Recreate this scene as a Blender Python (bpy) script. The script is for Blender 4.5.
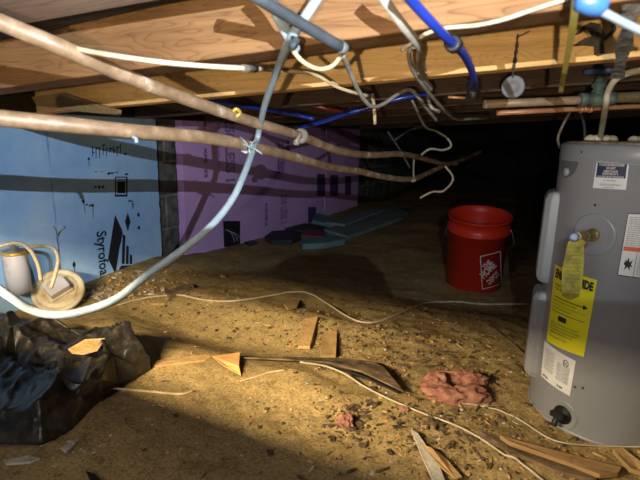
import bpy, math, random
from mathutils import Vector, noise, Matrix
for o in list(bpy.data.objects): bpy.data.objects.remove(o)
S = bpy.context.scene
COL = S.collection
R_ = math.radians
# ------------------------------------------------------------ camera (room frame: +Y runs along the left wall)
H = 0.78
yaw, pitch, roll = R_(27), R_(12.5), R_(1.4)
FW = Vector((-math.sin(yaw)*math.cos(pitch), math.cos(yaw)*math.cos(pitch), -math.sin(pitch)))
r0 = Vector((math.cos(yaw), math.sin(yaw), 0)); u0 = r0.cross(FW)
CR = r0*math.cos(roll) + u0*math.sin(roll)
CU = u0*math.cos(roll) - r0*math.sin(roll)
O = Vector((0, 0, H))
cd = bpy.data.cameras.new('camera'); cam = bpy.data.objects.new('camera', cd); COL.objects.link(cam)
cd.sensor_width = 36; cd.lens = 36*480/640; cd.clip_start = 0.02
cd.dof.use_dof = True; cd.dof.focus_distance = 1.4; cd.dof.aperture_fstop = 7.0
cam.matrix_world = Matrix(((CR.x, CU.x, -FW.x, 0), (CR.y, CU.y, -FW.y, 0), (CR.z, CU.z, -FW.z, H), (0, 0, 0, 1)))
S.camera = cam
# ------------------------------------------------------------ world, lights, exposure
w = bpy.data.worlds.new('world'); S.world = w; w.use_nodes = True
w.node_tree.nodes['Background'].inputs[0].default_value = (0.5, 0.55, 0.6, 1)
w.node_tree.nodes['Background'].inputs[1].default_value = 0.0
S.view_settings.view_transform = 'Standard'; S.view_settings.look = 'None'
S.view_settings.gamma = 1; S.view_settings.use_curve_mapping = False
S.view_settings.exposure = 0.0
def spot(name, loc, target, power, col, size, blend, rad):
    l = bpy.data.lights.new(name, 'SPOT'); l.energy = power; l.color = col; l.spot_size = R_(size); l.spot_blend = blend; l.shadow_soft_size = rad
    o = bpy.data.objects.new(name, l); COL.objects.link(o); o.location = loc
    o.rotation_euler = (Vector(target)-Vector(loc)).to_track_quat('-Z', 'Y').to_euler(); return o
# cool flash just right of and above the camera, throwing towards the left wall
FLASH = Vector((0.137, 0.036, 0.905)); fz = R_(-62)
l = bpy.data.lights.new('flash_light', 'AREA'); l.shape = 'DISK'; l.size = 0.0025; l.energy = 16; l.spread = R_(150); l.color = (0.82, 0.91, 1.0)
o = bpy.data.objects.new('flash_light', l); COL.objects.link(o); o.location = FLASH
o.rotation_euler = Vector((math.sin(fz), math.cos(fz), 0.05)).to_track_quat('-Z', 'Y').to_euler()
# warm head torch at eye height aimed at the joists
spot('head_torch', (0.06, -0.30, 0.735), (-0.12, 0.36, 1.42), 36, (1.0, 0.82, 0.56), 122, 0.35, 0.006)
# warm shop light behind the camera; its added hood (built below) cuts the beam to a band across the floor
SLY, SLZ = -0.15, 0.80
l = bpy.data.lights.new('shop_light_tube', 'AREA'); l.shape = 'RECTANGLE'; l.size = 0.7; l.size_y = 0.006; l.spread = R_(105); l.energy = 26; l.color = (1.0, 0.80, 0.50)
o = bpy.data.objects.new('shop_light_tube', l); COL.objects.link(o); o.location = (-0.95, SLY, SLZ)
o.rotation_euler = Vector((0, 1.45-SLY, -SLZ)).to_track_quat('-Z', 'Y').to_euler()
# weak cool fill added behind the photographer, no such source known
l = bpy.data.lights.new('cool_fill', 'AREA'); l.shape = 'SQUARE'; l.size = 0.5; l.energy = 4.2; l.spread = R_(130); l.color = (0.95, 0.97, 1.0)
o = bpy.data.objects.new('cool_fill', l); COL.objects.link(o); o.location = (-0.45, -0.7, 0.80)
o.rotation_euler = (Vector((-0.40, 1.0, 0.0))-o.location).to_track_quat('-Z', 'Y').to_euler()

# ------------------------------------------------------------ pixel -> point helpers
def ray(px, py): return (FW*480 + CR*(px-320) + CU*(240-py)).normalized()
def P(px, py, d): v = ray(px, py); return O + v*(d/v.dot(FW))
def PX(px, py, x): v = ray(px, py); return O + v*(x/v.x)
def PY(px, py, y): v = ray(px, py); return O + v*(y/v.y)
def PZ(px, py, z=0.0): v = ray(px, py); return O + v*((z-H)/v.z)
def sstep(a, b, x):
    t = max(0, min(1, (x-a)/(b-a))); return t*t*(3-2*t)
def gauss(x, y, cx, cy, sx, sy): return math.exp(-((x-cx)/sx)**2-((y-cy)/sy)**2)
def ground(x, y):
    n = noise.noise
    z = 0.022*n(Vector((x*1.3, y*1.3, 3.1))) + 0.013*n(Vector((x*4.1, y*4.1, 7.7))) + 0.006*n(Vector((x*11, y*11, 1.7))) + 0.0035*n(Vector((x*27, y*27, 5.7)))
    z += 0.002*n(Vector((x*60, y*60, 2.7)))
    rg = sstep(-1.0, -.5, x)*sstep(.9, 1.05, y)*(1-sstep(2.0, 2.5, y)); z += rg*(0.010*abs(n(Vector((x*16, y*16, 9.7))))+0.007*n(Vector((x*38, y*38, 4.7))))
    z -= 0.060*gauss(x, y, -1.25, 1.42, 0.36, 0.13)
    z += 0.016*gauss(x, y, -1.05, 1.20, 0.40, 0.09)
    z += 0.030*gauss(x, y, -1.10, 1.68, 0.6, 0.12)
    z += 0.030*gauss(x, y, -0.65, 1.22, 0.16, 0.10)
    z += 0.05*sstep(-1.70, -2.0, x)*gauss(x, y, -2.0, 1.9, 1, 0.5)
    z += 0.035*gauss(x, y, 0.33, 1.30, 0.12, 0.12)
    z += 0.03*sstep(3.2, 4.6, y)
    return z
def G(px, py, lift=0.0):
    z = 0.0
    for i in range(8):
        p = PZ(px, py, z+lift); z = ground(p.x, p.y)
    return PZ(px, py, z+lift)

# ------------------------------------------------------------ materials
def mat(name, col, rough=0.6, metal=0.0, spec=0.4):
    m = bpy.data.materials.new(name); m.use_nodes = True
    b = m.node_tree.nodes['Principled BSDF']
    b.inputs['Base Color'].default_value = (*col, 1); b.inputs['Roughness'].default_value = rough
    b.inputs['Metallic'].default_value = metal; b.inputs['Specular IOR Level'].default_value = spec
    return m
def nd(m, t, **kw):
    n = m.node_tree.nodes.new(t)
    for k, v in kw.items():
        if hasattr(n, k): setattr(n, k, v)
        else: n.inputs[k].default_value = v
    return n
def lk(m, a, b): m.node_tree.links.new(a, b)
def ramp(m, stops):
    r = m.node_tree.nodes.new('ShaderNodeValToRGB'); e = r.color_ramp.elements
    while len(e) < len(stops): e.new(0.5)
    for i, (p, c) in enumerate(stops): e[i].position = p; e[i].color = (*c, 1)
    return r
def noisy(name, cols, scale=5, rough=0.7, bump=0.2, stretch=(1, 1, 1), metal=0.0, bscale=None, spec=0.3, detail=6, bd=0.01):
    """colour ramp over noise + bump"""
    m = mat(name, cols[0][1], rough, metal, spec); b = m.node_tree.nodes['Principled BSDF']
    tc = nd(m, 'ShaderNodeTexCoord'); mp = nd(m, 'ShaderNodeMapping'); mp.inputs['Scale'].default_value = stretch
    lk(m, tc.outputs['Object'], mp.inputs['Vector'])
    n = nd(m, 'ShaderNodeTexNoise'); n.inputs['Scale'].default_value = scale; n.inputs['Detail'].default_value = detail; n.inputs['Roughness'].default_value = 0.65
    lk(m, mp.outputs[0], n.inputs['Vector']); r = ramp(m, cols); lk(m, n.outputs['Fac'], r.inputs[0]); lk(m, r.outputs[0], b.inputs['Base Color'])
    if bump:
        n2 = nd(m, 'ShaderNodeTexNoise'); n2.inputs['Scale'].default_value = bscale or scale*3; n2.inputs['Detail'].default_value = 8
        lk(m, mp.outputs[0], n2.inputs['Vector'])
        bp = nd(m, 'ShaderNodeBump'); bp.inputs['Strength'].default_value = bump; bp.inputs['Distance'].default_value = bd
        lk(m, n2.outputs['Fac'], bp.inputs['Height']); lk(m, bp.outputs[0], b.inputs['Normal'])
    return m
def wood(name, light, dark, rough=0.75, scale=1.0, axis='X', knots=True, spec=0.2):
    m = mat(name, light, rough, 0, spec); b = m.node_tree.nodes['Principled BSDF']
    tc = nd(m, 'ShaderNodeTexCoord'); mp = nd(m, 'ShaderNodeMapping')
    mp.inputs['Scale'].default_value = {'X': (0.9, 9, 9), 'Y': (9, 0.9, 9), 'Z': (9, 9, 0.9)}[axis]
    lk(m, tc.outputs['Object'], mp.inputs['Vector'])
    n = nd(m, 'ShaderNodeTexNoise'); n.inputs['Scale'].default_value = 1.5*scale; n.inputs['Detail'].default_value = 3; n.inputs['Distortion'].default_value = 0.6
    lk(m, mp.outputs[0], n.inputs['Vector'])
    mul = nd(m, 'ShaderNodeMath', operation='MULTIPLY'); mul.inputs[1].default_value = 26; lk(m, n.outputs['Fac'], mul.inputs[0])
    fr = nd(m, 'ShaderNodeMath', operation='FRACT'); lk(m, mul.outputs[0], fr.inputs[0])
    mid = tuple(a*0.7+c*0.3 for a, c in zip(light, dark))
    r = ramp(m, [(0.0, light), (0.45, light), (0.80, mid), (0.93, dark), (1.0, light)]); lk(m, fr.outputs[0], r.inputs[0])
    mp2 = nd(m, 'ShaderNodeMapping'); mp2.inputs['Scale'].default_value = {'X': (4, 90, 90), 'Y': (90, 4, 90), 'Z': (90, 90, 4)}[axis]
    lk(m, tc.outputs['Object'], mp2.inputs['Vector'])
    n2 = nd(m, 'ShaderNodeTexNoise'); n2.inputs['Scale'].default_value = 1.0; n2.inputs['Detail'].default_value = 4; lk(m, mp2.outputs[0], n2.inputs['Vector'])
    r2 = ramp(m, [(0.3, (0.72, 0.70, 0.68)), (0.6, (1, 1, 1))]); lk(m, n2.outputs['Fac'], r2.inputs[0])
    mx = nd(m, 'ShaderNodeMix', data_type='RGBA', blend_type='MULTIPLY'); mx.inputs[0].default_value = 1.0
    lk(m, r.outputs[0], mx.inputs[6]); lk(m, r2.outputs[0], mx.inputs[7])
    n3 = nd(m, 'ShaderNodeTexNoise'); n3.inputs['Scale'].default_value = 3.0; n3.inputs['Detail'].default_value = 3; lk(m, tc.outputs['Object'], n3.inputs['Vector'])
    r3 = ramp(m, [(0.35, (0.75, 0.70, 0.66)), (0.6, (1, 1, 1))]); lk(m, n3.outputs['Fac'], r3.inputs[0])
    mx2 = nd(m, 'ShaderNodeMix', data_type='RGBA', blend_type='MULTIPLY'); mx2.inputs[0].default_value = 0.8
    lk(m, mx.outputs[2], mx2.inputs[6]); lk(m, r3.outputs[0], mx2.inputs[7]); lk(m, mx2.outputs[2], b.inputs['Base Color'])
    bp = nd(m, 'ShaderNodeBump'); bp.inputs['Strength'].default_value = 0.25; bp.inputs['Distance'].default_value = 0.003
    lk(m, n2.outputs['Fac'], bp.inputs['Height']); lk(m, bp.outputs[0], b.inputs['Normal'])
    return m
def dirt_mat():
    m = mat('dirt', (0.3, 0.2, 0.1), 0.95, 0, 0.1); b = m.node_tree.nodes['Principled BSDF']
    tc = nd(m, 'ShaderNodeTexCoord')
    def nz(s, d, ro=0.6):
        n = nd(m, 'ShaderNodeTexNoise'); n.inputs['Scale'].default_value = s; n.inputs['Detail'].default_value = d; n.inputs['Roughness'].default_value = ro
        lk(m, tc.outputs['Object'], n.inputs['Vector']); return n
    a = nz(2.2, 5); r = ramp(m, [(0.32, (0.26, 0.185, 0.085)), (0.5, (0.34, 0.245, 0.105)), (0.68, (0.41, 0.29, 0.125))]); lk(m, a.outputs['Fac'], r.inputs[0])
    c = nz(28, 8, 0.75); r2 = ramp(m, [(0.32, (0.55, 0.50, 0.44)), (0.45, (0.95, 0.95, 0.95)), (0.66, (1.15, 1.12, 1.08))]); lk(m, c.outputs['Fac'], r2.inputs[0])
    mx = nd(m, 'ShaderNodeMix', data_type='RGBA', blend_type='MULTIPLY'); mx.inputs[0].default_value = 1.0; lk(m, r.outputs[0], mx.inputs[6]); lk(m, r2.outputs[0], mx.inputs[7])
    e = nz(120, 4, 0.7); r3 = ramp(m, [(0.36, (0.5, 0.45, 0.4)), (0.5, (1, 1, 1)), (0.68, (1.35, 1.35, 1.3))]); lk(m, e.outputs['Fac'], r3.inputs[0])
    mx2 = nd(m, 'ShaderNodeMix', data_type='RGBA', blend_type='MULTIPLY'); mx2.inputs[0].default_value = 0.8; lk(m, mx.outputs[2], mx2.inputs[6]); lk(m, r3.outputs[0], mx2.inputs[7])
    lk(m, mx2.outputs[2], b.inputs['Base Color'])
    ad = nd(m, 'ShaderNodeMath', operation='MULTIPLY_ADD'); lk(m, e.outputs['Fac'], ad.inputs[0]); ad.inputs[1].default_value = 0.35; lk(m, c.outputs['Fac'], ad.inputs[2])
    bp = nd(m, 'ShaderNodeBump'); bp.inputs['Strength'].default_value = 0.55; bp.inputs['Distance'].default_value = 0.010
    lk(m, ad.outputs[0], bp.inputs['Height']); lk(m, bp.outputs[0], b.inputs['Normal'])
    return m
def block_mat():
    m = mat('concrete_block', (0.16, 0.15, 0.14), 0.95, 0, 0.1); b = m.node_tree.nodes['Principled BSDF']
    tc = nd(m, 'ShaderNodeTexCoord'); sep = nd(m, 'ShaderNodeSeparateXYZ'); lk(m, tc.outputs['Object'], sep.inputs[0])
    ad = nd(m, 'ShaderNodeMath', operation='ADD'); lk(m, sep.outputs[0], ad.inputs[0]); lk(m, sep.outputs[1], ad.inputs[1])
    cb = nd(m, 'ShaderNodeCombineXYZ'); lk(m, ad.outputs[0], cb.inputs[0]); lk(m, sep.outputs[2], cb.inputs[1])
    br = nd(m, 'ShaderNodeTexBrick'); br.inputs['Scale'].default_value = 1; br.inputs['Brick Width'].default_value = 0.40; br.inputs['Row Height'].default_value = 0.20; br.inputs['Mortar Size'].default_value = 0.006
    br.inputs['Color1'].default_value = (0.15, 0.15, 0.14, 1); br.inputs['Color2'].default_value = (0.11, 0.11, 0.11, 1); br.inputs['Mortar'].default_value = (0.30, 0.29, 0.27, 1)
    lk(m, cb.outputs[0], br.inputs['Vector'])
    n = nd(m, 'ShaderNodeTexNoise'); n.inputs['Scale'].default_value = 18; n.inputs['Detail'].default_value = 8; lk(m, tc.outputs['Object'], n.inputs['Vector'])
    r = ramp(m, [(0.3, (0.4, 0.4, 0.4)), (0.65, (1.3, 1.3, 1.3))]); lk(m, n.outputs['Fac'], r.inputs[0])
    mx = nd(m, 'ShaderNodeMix', data_type='RGBA', blend_type='MULTIPLY'); mx.inputs[0].default_value = 1; lk(m, br.outputs[0], mx.inputs[6]); lk(m, r.outputs[0], mx.inputs[7]); lk(m, mx.outputs[2], b.inputs['Base Color'])
    bp = nd(m, 'ShaderNodeBump'); bp.inputs['Strength'].default_value = 0.7; bp.inputs['Distance'].default_value = 0.01; lk(m, n.outputs['Fac'], bp.inputs['Height']); lk(m, bp.outputs[0], b.inputs['Normal'])
    return m
M_dirt = dirt_mat(); M_block = block_mat(); M_unlit = noisy('unlit_dark_wall', [(0.3, (0.012, 0.011, 0.010)), (0.7, (0.03, 0.028, 0.025))], 6, 0.95, 0.4)  # last one: near-black colour stands in for darkness on the far walls
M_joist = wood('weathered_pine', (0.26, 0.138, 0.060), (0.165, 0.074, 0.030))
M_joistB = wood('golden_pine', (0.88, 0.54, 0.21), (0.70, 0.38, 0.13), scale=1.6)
M_shaded = wood('shaded_timber', (0.085, 0.05, 0.028), (0.045, 0.025, 0.014))  # dark tone puts shade into the colour of joists beyond the golden one
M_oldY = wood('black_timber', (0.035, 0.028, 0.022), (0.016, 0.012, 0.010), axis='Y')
M_sub = wood('subfloor_board', (0.17, 0.12, 0.085), (0.09, 0.06, 0.04), axis='Y')
M_pink = wood('pinkish_plank', (0.50, 0.38, 0.32), (0.34, 0.23, 0.19))
M_splint = wood('split_pine', (0.44, 0.28, 0.12), (0.27, 0.15, 0.06), scale=2)
M_bark = noisy('rotten_wood', [(0.35, (0.05, 0.033, 0.018)), (0.65, (0.22, 0.15, 0.08))], 14, 0.9, 0.6)
M_blue = noisy('blue_foam', [(0.30, (0.26, 0.48, 0.84)), (0.5, (0.34, 0.57, 0.90)), (0.72, (0.48, 0.68, 0.88))], 4, 0.6, 0.25, bscale=14, bd=0.004)
M_purple = noisy('purple_foam', [(0.3, (0.56, 0.34, 0.76)), (0.7, (0.70, 0.46, 0.86))], 3, 0.6, 0.15, bscale=12, bd=0.003)
M_ink = mat('black_ink', (0.012, 0.014, 0.02), 0.7)
M_pink_ink = mat('dark_violet_ink', (0.08, 0.045, 0.18), 0.7)
M_pipe = noisy('dusty_pipe', [(0.32, (0.13, 0.082, 0.045)), (0.50, (0.21, 0.135, 0.078)), (0.62, (0.30, 0.21, 0.135)), (0.72, (0.60, 0.56, 0.48))], 26, 0.45, 0.25, stretch=(1, 1, 1), spec=0.5, bd=0.002)
M_tube = noisy('white_tube', [(0.35, (0.19, 0.245, 0.28)), (0.6, (0.26, 0.32, 0.36))], 20, 0.4, 0.05, spec=0.5)
M_cream = noisy('cream_cable', [(0.35, (0.36, 0.30, 0.19)), (0.6, (0.50, 0.43, 0.31))], 30, 0.5, 0.05)
M_grey = noisy('grey_cable', [(0.35, (0.15, 0.13, 0.10)), (0.6, (0.25, 0.225, 0.19))], 30, 0.5, 0.1)
M_tan = noisy('tan_cable', [(0.35, (0.36, 0.25, 0.13)), (0.6, (0.52, 0.40, 0.24))], 30, 0.6, 0.1)
M_dkpipe = noisy('dark_grey_plastic', [(0.3, (0.018, 0.022, 0.027)), (0.7, (0.045, 0.052, 0.060))], 20, 0.7, 0.1)
M_bluepex = mat('blue_pex', (0.008, 0.022, 0.19), 0.3, 0, 0.5)
M_redpex = mat('red_pex', (0.16, 0.02, 0.02), 0.4)
M_black = mat('black_rubber', (0.012, 0.012, 0.013), 0.5)
M_copper = noisy('tarnished_copper', [(0.35, (0.42, 0.19, 0.09)), (0.65, (0.62, 0.30, 0.14))], 25, 0.42, 0.1, metal=0.3)
M_copgrey = noisy('grey_tarnished_copper', [(0.35, (0.26, 0.17, 0.10)), (0.65, (0.42, 0.29, 0.18))], 25, 0.5, 0.1, metal=0.2)
M_brass = noisy('aged_brass', [(0.35, (0.20, 0.16, 0.08)), (0.65, (0.42, 0.31, 0.14))], 30, 0.45, 0.2, metal=0.6)
M_verd = noisy('green_brass', [(0.35, (0.05, 0.075, 0.06)), (0.65, (0.13, 0.16, 0.125))], 30, 0.6, 0.3, metal=0.3)
M_knob = mat('blue_handle', (0.07, 0.10, 0.20), 0.35)
M_red = noisy('orange_red_plastic', [(0.3, (0.40, 0.020, 0.008)), (0.7, (0.48, 0.024, 0.010))], 6, 0.4, 0.0)
M_white = mat('white_print', (0.55, 0.50, 0.48), 0.6)
M_jacket = noisy('grey_painted_steel', [(0.3, (0.18, 0.184, 0.20)), (0.7, (0.225, 0.23, 0.245))], 3, 0.38, 0.04, bscale=60, spec=0.5, bd=0.002)
M_cover = noisy('grey_cover_steel', [(0.3, (0.20, 0.205, 0.222)), (0.7, (0.25, 0.254, 0.272))], 3, 0.4, 0.03, spec=0.5)
M_dust = noisy('rusty_dust', [(0.35, (0.10, 0.06, 0.035)), (0.65, (0.30, 0.21, 0.13))], 40, 0.9, 0.6)
M_paper = noisy('label_paper', [(0.3, (0.50, 0.50, 0.50)), (0.7, (0.64, 0.64, 0.64))], 8, 0.5, 0)
M_navy = mat('navy_print', (0.02, 0.022, 0.06), 0.5)
M_yel = mat('yellow_label', (0.66, 0.60, 0.01), 0.5)
M_tag = noisy('dirty_yellow_tag', [(0.35, (0.20, 0.17, 0.04)), (0.65, (0.42, 0.37, 0.05))], 40, 0.5, 0.1)
M_orange = mat('orange_print', (0.50, 0.09, 0.02), 0.5)
M_txt = mat('grey_print', (0.10, 0.10, 0.10), 0.6)
M_bag = noisy('black_plastic_sheet', [(0.35, (0.012, 0.011, 0.010)), (0.55, (0.026, 0.022, 0.017)), (0.72, (0.065, 0.052, 0.034))], 40, 0.36, 0.6, bscale=18, spec=0.5, bd=0.012)
M_insul = noisy('pink_fibreglass', [(0.3, (0.16, 0.075, 0.05)), (0.5, (0.32, 0.145, 0.10)), (0.75, (0.46, 0.24, 0.17))], 35, 1.0, 0.7, bscale=70, spec=0.0, bd=0.006)
M_teal = noisy('teal_foam_scrap', [(0.3, (0.10, 0.20, 0.22)), (0.7, (0.17, 0.31, 0.33))], 8, 0.8, 0.2)
M_greyfoam = noisy('grey_foam_board', [(0.3, (0.12, 0.16, 0.16)), (0.7, (0.20, 0.25, 0.25))], 8, 0.8, 0.2)
M_can = noisy('dirty_white_plastic', [(0.28, (0.36, 0.31, 0.28)), (0.42, (0.52, 0.52, 0.58))], 10, 0.45, 0.1)
M_lid = noisy('cream_dusty_plastic', [(0.3, (0.40, 0.30, 0.17)), (0.6, (0.68, 0.60, 0.44))], 16, 0.6, 0.15)
M_gold = mat('yellow_brass_band', (0.55, 0.38, 0.08), 0.4, 0.4)
M_strap = mat('yellow_strap', (0.12, 0.085, 0.012), 0.7)
M_rag = noisy('dark_torn_felt', [(0.35, (0.035, 0.028, 0.02)), (0.65, (0.12, 0.10, 0.075))], 30, 0.95, 0.8)
M_leaf = noisy('pale_orange_chip', [(0.3, (0.38, 0.20, 0.065)), (0.7, (0.58, 0.34, 0.12))], 18, 0.8, 0.3)
M_chip = noisy('tan_chip', [(0.3, (0.33, 0.20, 0.08)), (0.7, (0.50, 0.32, 0.13))], 25, 0.85, 0.4)
M_pebble = noisy('pale_debris', [(0.3, (0.34, 0.29, 0.21)), (0.7, (0.58, 0.53, 0.44))], 30, 0.9, 0.3)
M_dkdeb = noisy('dark_debris', [(0.3, (0.045, 0.03, 0.018)), (0.7, (0.16, 0.11, 0.06))], 30, 0.9, 0.3)
M_bconn = mat('pale_blue_plastic', (0.03, 0.09, 0.22), 0.35)
M_tin = mat('galvanised_tin', (0.30, 0.30, 0.30), 0.5, 0.6)

# ------------------------------------------------------------ mesh helpers
class MB:
    def __init__(s): s.v = []; s.f = []; s.sm = []
    def add(s, vs, fs, smooth=False):
        k = len(s.v); s.v += [Vector(v) for v in vs]; s.f += [tuple(i+k for i in f) for f in fs]; s.sm += [smooth]*len(fs); return s
    def box(s, c, d, M=None):
        c = Vector(c); vs = []
        for i in range(8):
            v = Vector(((i & 1)-0.5, ((i >> 1) & 1)-0.5, ((i >> 2) & 1)-0.5)); v = Vector((v.x*d[0], v.y*d[1], v.z*d[2]))
            if M is not None: v = M @ v
            vs.append(c+v)
        return s.add(vs, [(0, 2, 3, 1), (4, 5, 7, 6), (0, 1, 5, 4), (2, 6, 7, 3), (0, 4, 6, 2), (1, 3, 7, 5)])
    def loft(s, rings, smooth=True, cap=True, closed=True):
        n = len(rings[0]); k = len(s.v)
        fs = []
        for i in range(len(rings)-1):
            for j in range(n if closed else n-1):
                a, b = i*n+j, i*n+(j+1) % n; fs.append((a, b, b+n, a+n))
        vs = [v for r in rings for v in r]
        s.add(vs, fs, smooth)
        if cap:
            s.f += [tuple(k+j for j in reversed(range(n))), tuple(k+(len(rings)-1)*n+j for j in range(n))]; s.sm += [False, False]
        return s
    def tube(s, pts, r, n=10, cap=True, ry=None, up=None, wob=0.0, sub=6):
        pts = spline(pts, sub) if len(pts) > 2 and sub > 1 else [Vector(p) for p in pts]
        rings = []; t0 = (pts[1]-pts[0]).normalized()
        a = (up or Vector((0, 0, 1))); a = (a - t0*a.dot(t0))
        if a.length < 1e-3: a = Vector((1, 0, 0)) - t0*t0.x
        a.normalize()
        for i, p in enumerate(pts):
            t = (pts[min(i+1, len(pts)-1)]-pts[max(i-1, 0)]).normalized()
            a = (a - t*a.dot(t)).normalized(); b = t.cross(a)
            rr = r(i/(len(pts)-1)) if callable(r) else r
            if wob: rr *= 1+wob*noise.noise(p*25)
            r2 = (ry/r*rr if ry and not callable(r) else rr)
            rings.append([p + a*math.cos(2*math.pi*j/n)*rr + b*math.sin(2*math.pi*j/n)*r2 for j in range(n)])
        return s.loft(rings, True, cap)
    def lathe(s, c, axis, prof, n=28, cap=True, ref=None):
        """prof: list of (radius, height along axis)"""
        c = Vector(c); ax = Vector(axis).normalized(); a = ref or (Vector((1, 0, 0)) if abs(ax.x) < 0.9 else Vector((0, 1, 0)))
        a = (a-ax*a.dot(ax)).normalized(); b = ax.cross(a)
        return s.loft([[c+ax*h+a*math.cos(2*math.pi*j/n)*r+b*math.sin(2*math.pi*j/n)*r for j in range(n)] for r, h in prof], True, cap)
    def prism(s, poly, ext):
        """polygon of points extruded by the vector ext"""
        n = len(poly); ext = Vector(ext); poly = [Vector(p) for p in poly]
        return s.add(poly+[p+ext for p in poly], [tuple(reversed(range(n))), tuple(range(n, 2*n))] + [(i, (i+1) % n, n+(i+1) % n, n+i) for i in range(n)])
    def build(s, name, m, parent=None, origin=None, bevel=0):
        if origin is None:
            if parent is not None: origin = parent.matrix_world.translation if False else Vector(parent.get('_o', (0, 0, 0)))
            else:
                xs = [v.x for v in s.v]; ys = [v.y for v in s.v]; zs = [v.z for v in s.v]
                origin = Vector(((min(xs)+max(xs))/2, (min(ys)+max(ys))/2, min(zs)))
        origin = Vector(origin)
        me = bpy.data.meshes.new(name); me.from_pydata([v-origin for v in s.v], [], s.f); me.update()
        me.polygons.foreach_set('use_smooth', s.sm)
        import bmesh
        bm = bmesh.new(); bm.from_mesh(me); bmesh.ops.recalc_face_normals(bm, faces=bm.faces); bm.to_mesh(me); bm.free()
        me.materials.append(m)
        o = bpy.data.objects.new(name, me); COL.objects.link(o)
        if parent is None: o.location = origin; ORG[o.name] = origin
        else: o.parent = parent; o.location = origin-ORG[parent.name]; ORG[o.name] = origin
        if bevel:
            md = o.modifiers.new('bevel', 'BEVEL'); md.width = bevel; md.segments = 2; md.limit_method = 'ANGLE'
        return o
ORG = {}
def spline(pts, sub=6):
    pts = [Vector(p) for p in pts]; out = []
    q = [pts[0]*2-pts[1]]+pts+[pts[-1]*2-pts[-2]]
    for i in range(1, len(q)-2):
        p0, p1, p2, p3 = q[i-1:i+3]
        for k in range(sub):
            t = k/sub
            out.append(0.5*((2*p1)+(p2-p0)*t+(2*p0-5*p1+4*p2-p3)*t*t+(3*p1-p0-3*p2+p3)*t**3))
    out.append(pts[-1]); return out
def empty(name, loc):
    o = bpy.data.objects.new(name, None); COL.objects.link(o); o.location = loc; o.empty_display_size = 0.05; ORG[o.name] = Vector(loc); return o
def part(name, mb, m, parent, **k):
    return mb.build(name, m, parent, origin=ORG[parent.name], **k)
def tag(o, label, cat, group=None, kind=None):
    o['label'] = label; o['category'] = cat
    if group: o['group'] = group
    if kind: o['kind'] = kind
    return o
def struct(o): o['kind'] = 'structure'; return o
def text2d(txt, size=1.0, bold=0.0, outline=0.0):
    """text as flat 2-D verts + faces, origin at its left baseline"""
    cu = bpy.data.curves.new('t', 'FONT'); cu.body = txt; cu.size = size; cu.offset = bold; cu.resolution_u = 3
    if outline: cu.fill_mode = 'NONE'; cu.bevel_depth = outline; cu.bevel_resolution = 0
    ob = bpy.data.objects.new('t', cu); COL.objects.link(ob); dg = bpy.context.evaluated_depsgraph_get(); dg.update()
    me = ob.evaluated_get(dg).to_mesh(); vs = [v.co.copy() for v in me.vertices]; fs = [tuple(p.vertices) for p in me.polygons]
    bpy.data.objects.remove(ob); return vs, fs
def text_on(mb, txt, fn, h, bold=0.0, center=False, width=None, outline=0.0):
    """fn maps (u, v) in metres to a world point"""
    vs, fs = text2d(txt, 1.0, bold, outline)
    if not vs: return
    x0 = min(v.x for v in vs); x1 = max(v.x for v in vs); sc = h/0.7; sx = sc if width is None else width/(x1-x0)
    mb.add([fn((v.x-x0)*sx-((x1-x0)*sx/2 if center else 0), v.y*sc) for v in vs], fs)

# ------------------------------------------------------------ floor
xs = []; x = -2.3
while x < 2.7: xs.append(x); x += 0.014 if -2.1 < x < 0.75 else 0.06
ys = []; y = -1.6
while y < 7.2: ys.append(y); y += 0.014 if 0.45 < y < 2.3 else (0.03 if 2.3 <= y < 3.4 else 0.07)
mb = MB(); nx = len(xs)
mb.add([(x, y, ground(x, y)) for y in ys for x in xs], [(j*nx+i, j*nx+i+1, (j+1)*nx+i+1, (j+1)*nx+i) for j in range(len(ys)-1) for i in range(nx-1)], True)
struct(mb.build('floor', M_dirt, origin=(0, 0, 0)))
# ------------------------------------------------------------ walls and subfloor
SL = 0.06   # everything overhead falls towards the left wall
def zc(x): return 1.05+SL*x
def wallmesh(pts, t):
    (x0, y0), (x1, y1) = pts; mb = MB()
    a = [(x0, y0, -0.15), (x1, y1, -0.15), (x1, y1, zc(x1)+.1), (x0, y0, zc(x0)+.1)]
    return mb.prism(a, t)
struct(wallmesh([(-2.10, -1.5), (-2.10, 7.1)], (-0.15, 0, 0)).build('wall_left', M_block, origin=(0, 0, 0)))
struct(wallmesh([(-2.10, 7.1), (2.6, 7.1)], (0, 0.15, 0)).build('wall_back', M_unlit, origin=(0, 0, 0)))
struct(wallmesh([(2.6, 7.1), (2.6, -1.5)], (0.15, 0, 0)).build('wall_right', M_unlit, origin=(0, 0, 0)))
struct(wallmesh([(-2.10, -1.5), (2.6, -1.5)], (0, -0.15, 0)).build('wall_front', M_block, origin=(0, 0, 0)))
mb = MB(); mb.prism([(-2.1, -1.5, zc(-2.1)), (2.6, -1.5, zc(2.6)), (2.6, 7.1, zc(2.6)), (-2.1, 7.1, zc(-2.1))], (0, 0, 0.02))
struct(mb.build('ceiling', M_sub, origin=(0, 0, 0)))
# girder the joists hang on
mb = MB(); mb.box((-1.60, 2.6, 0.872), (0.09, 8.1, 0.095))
tag(mb.build('girder', M_oldY), 'black timber girder running along the foam wall, carrying the joist ends', 'beam')
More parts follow.
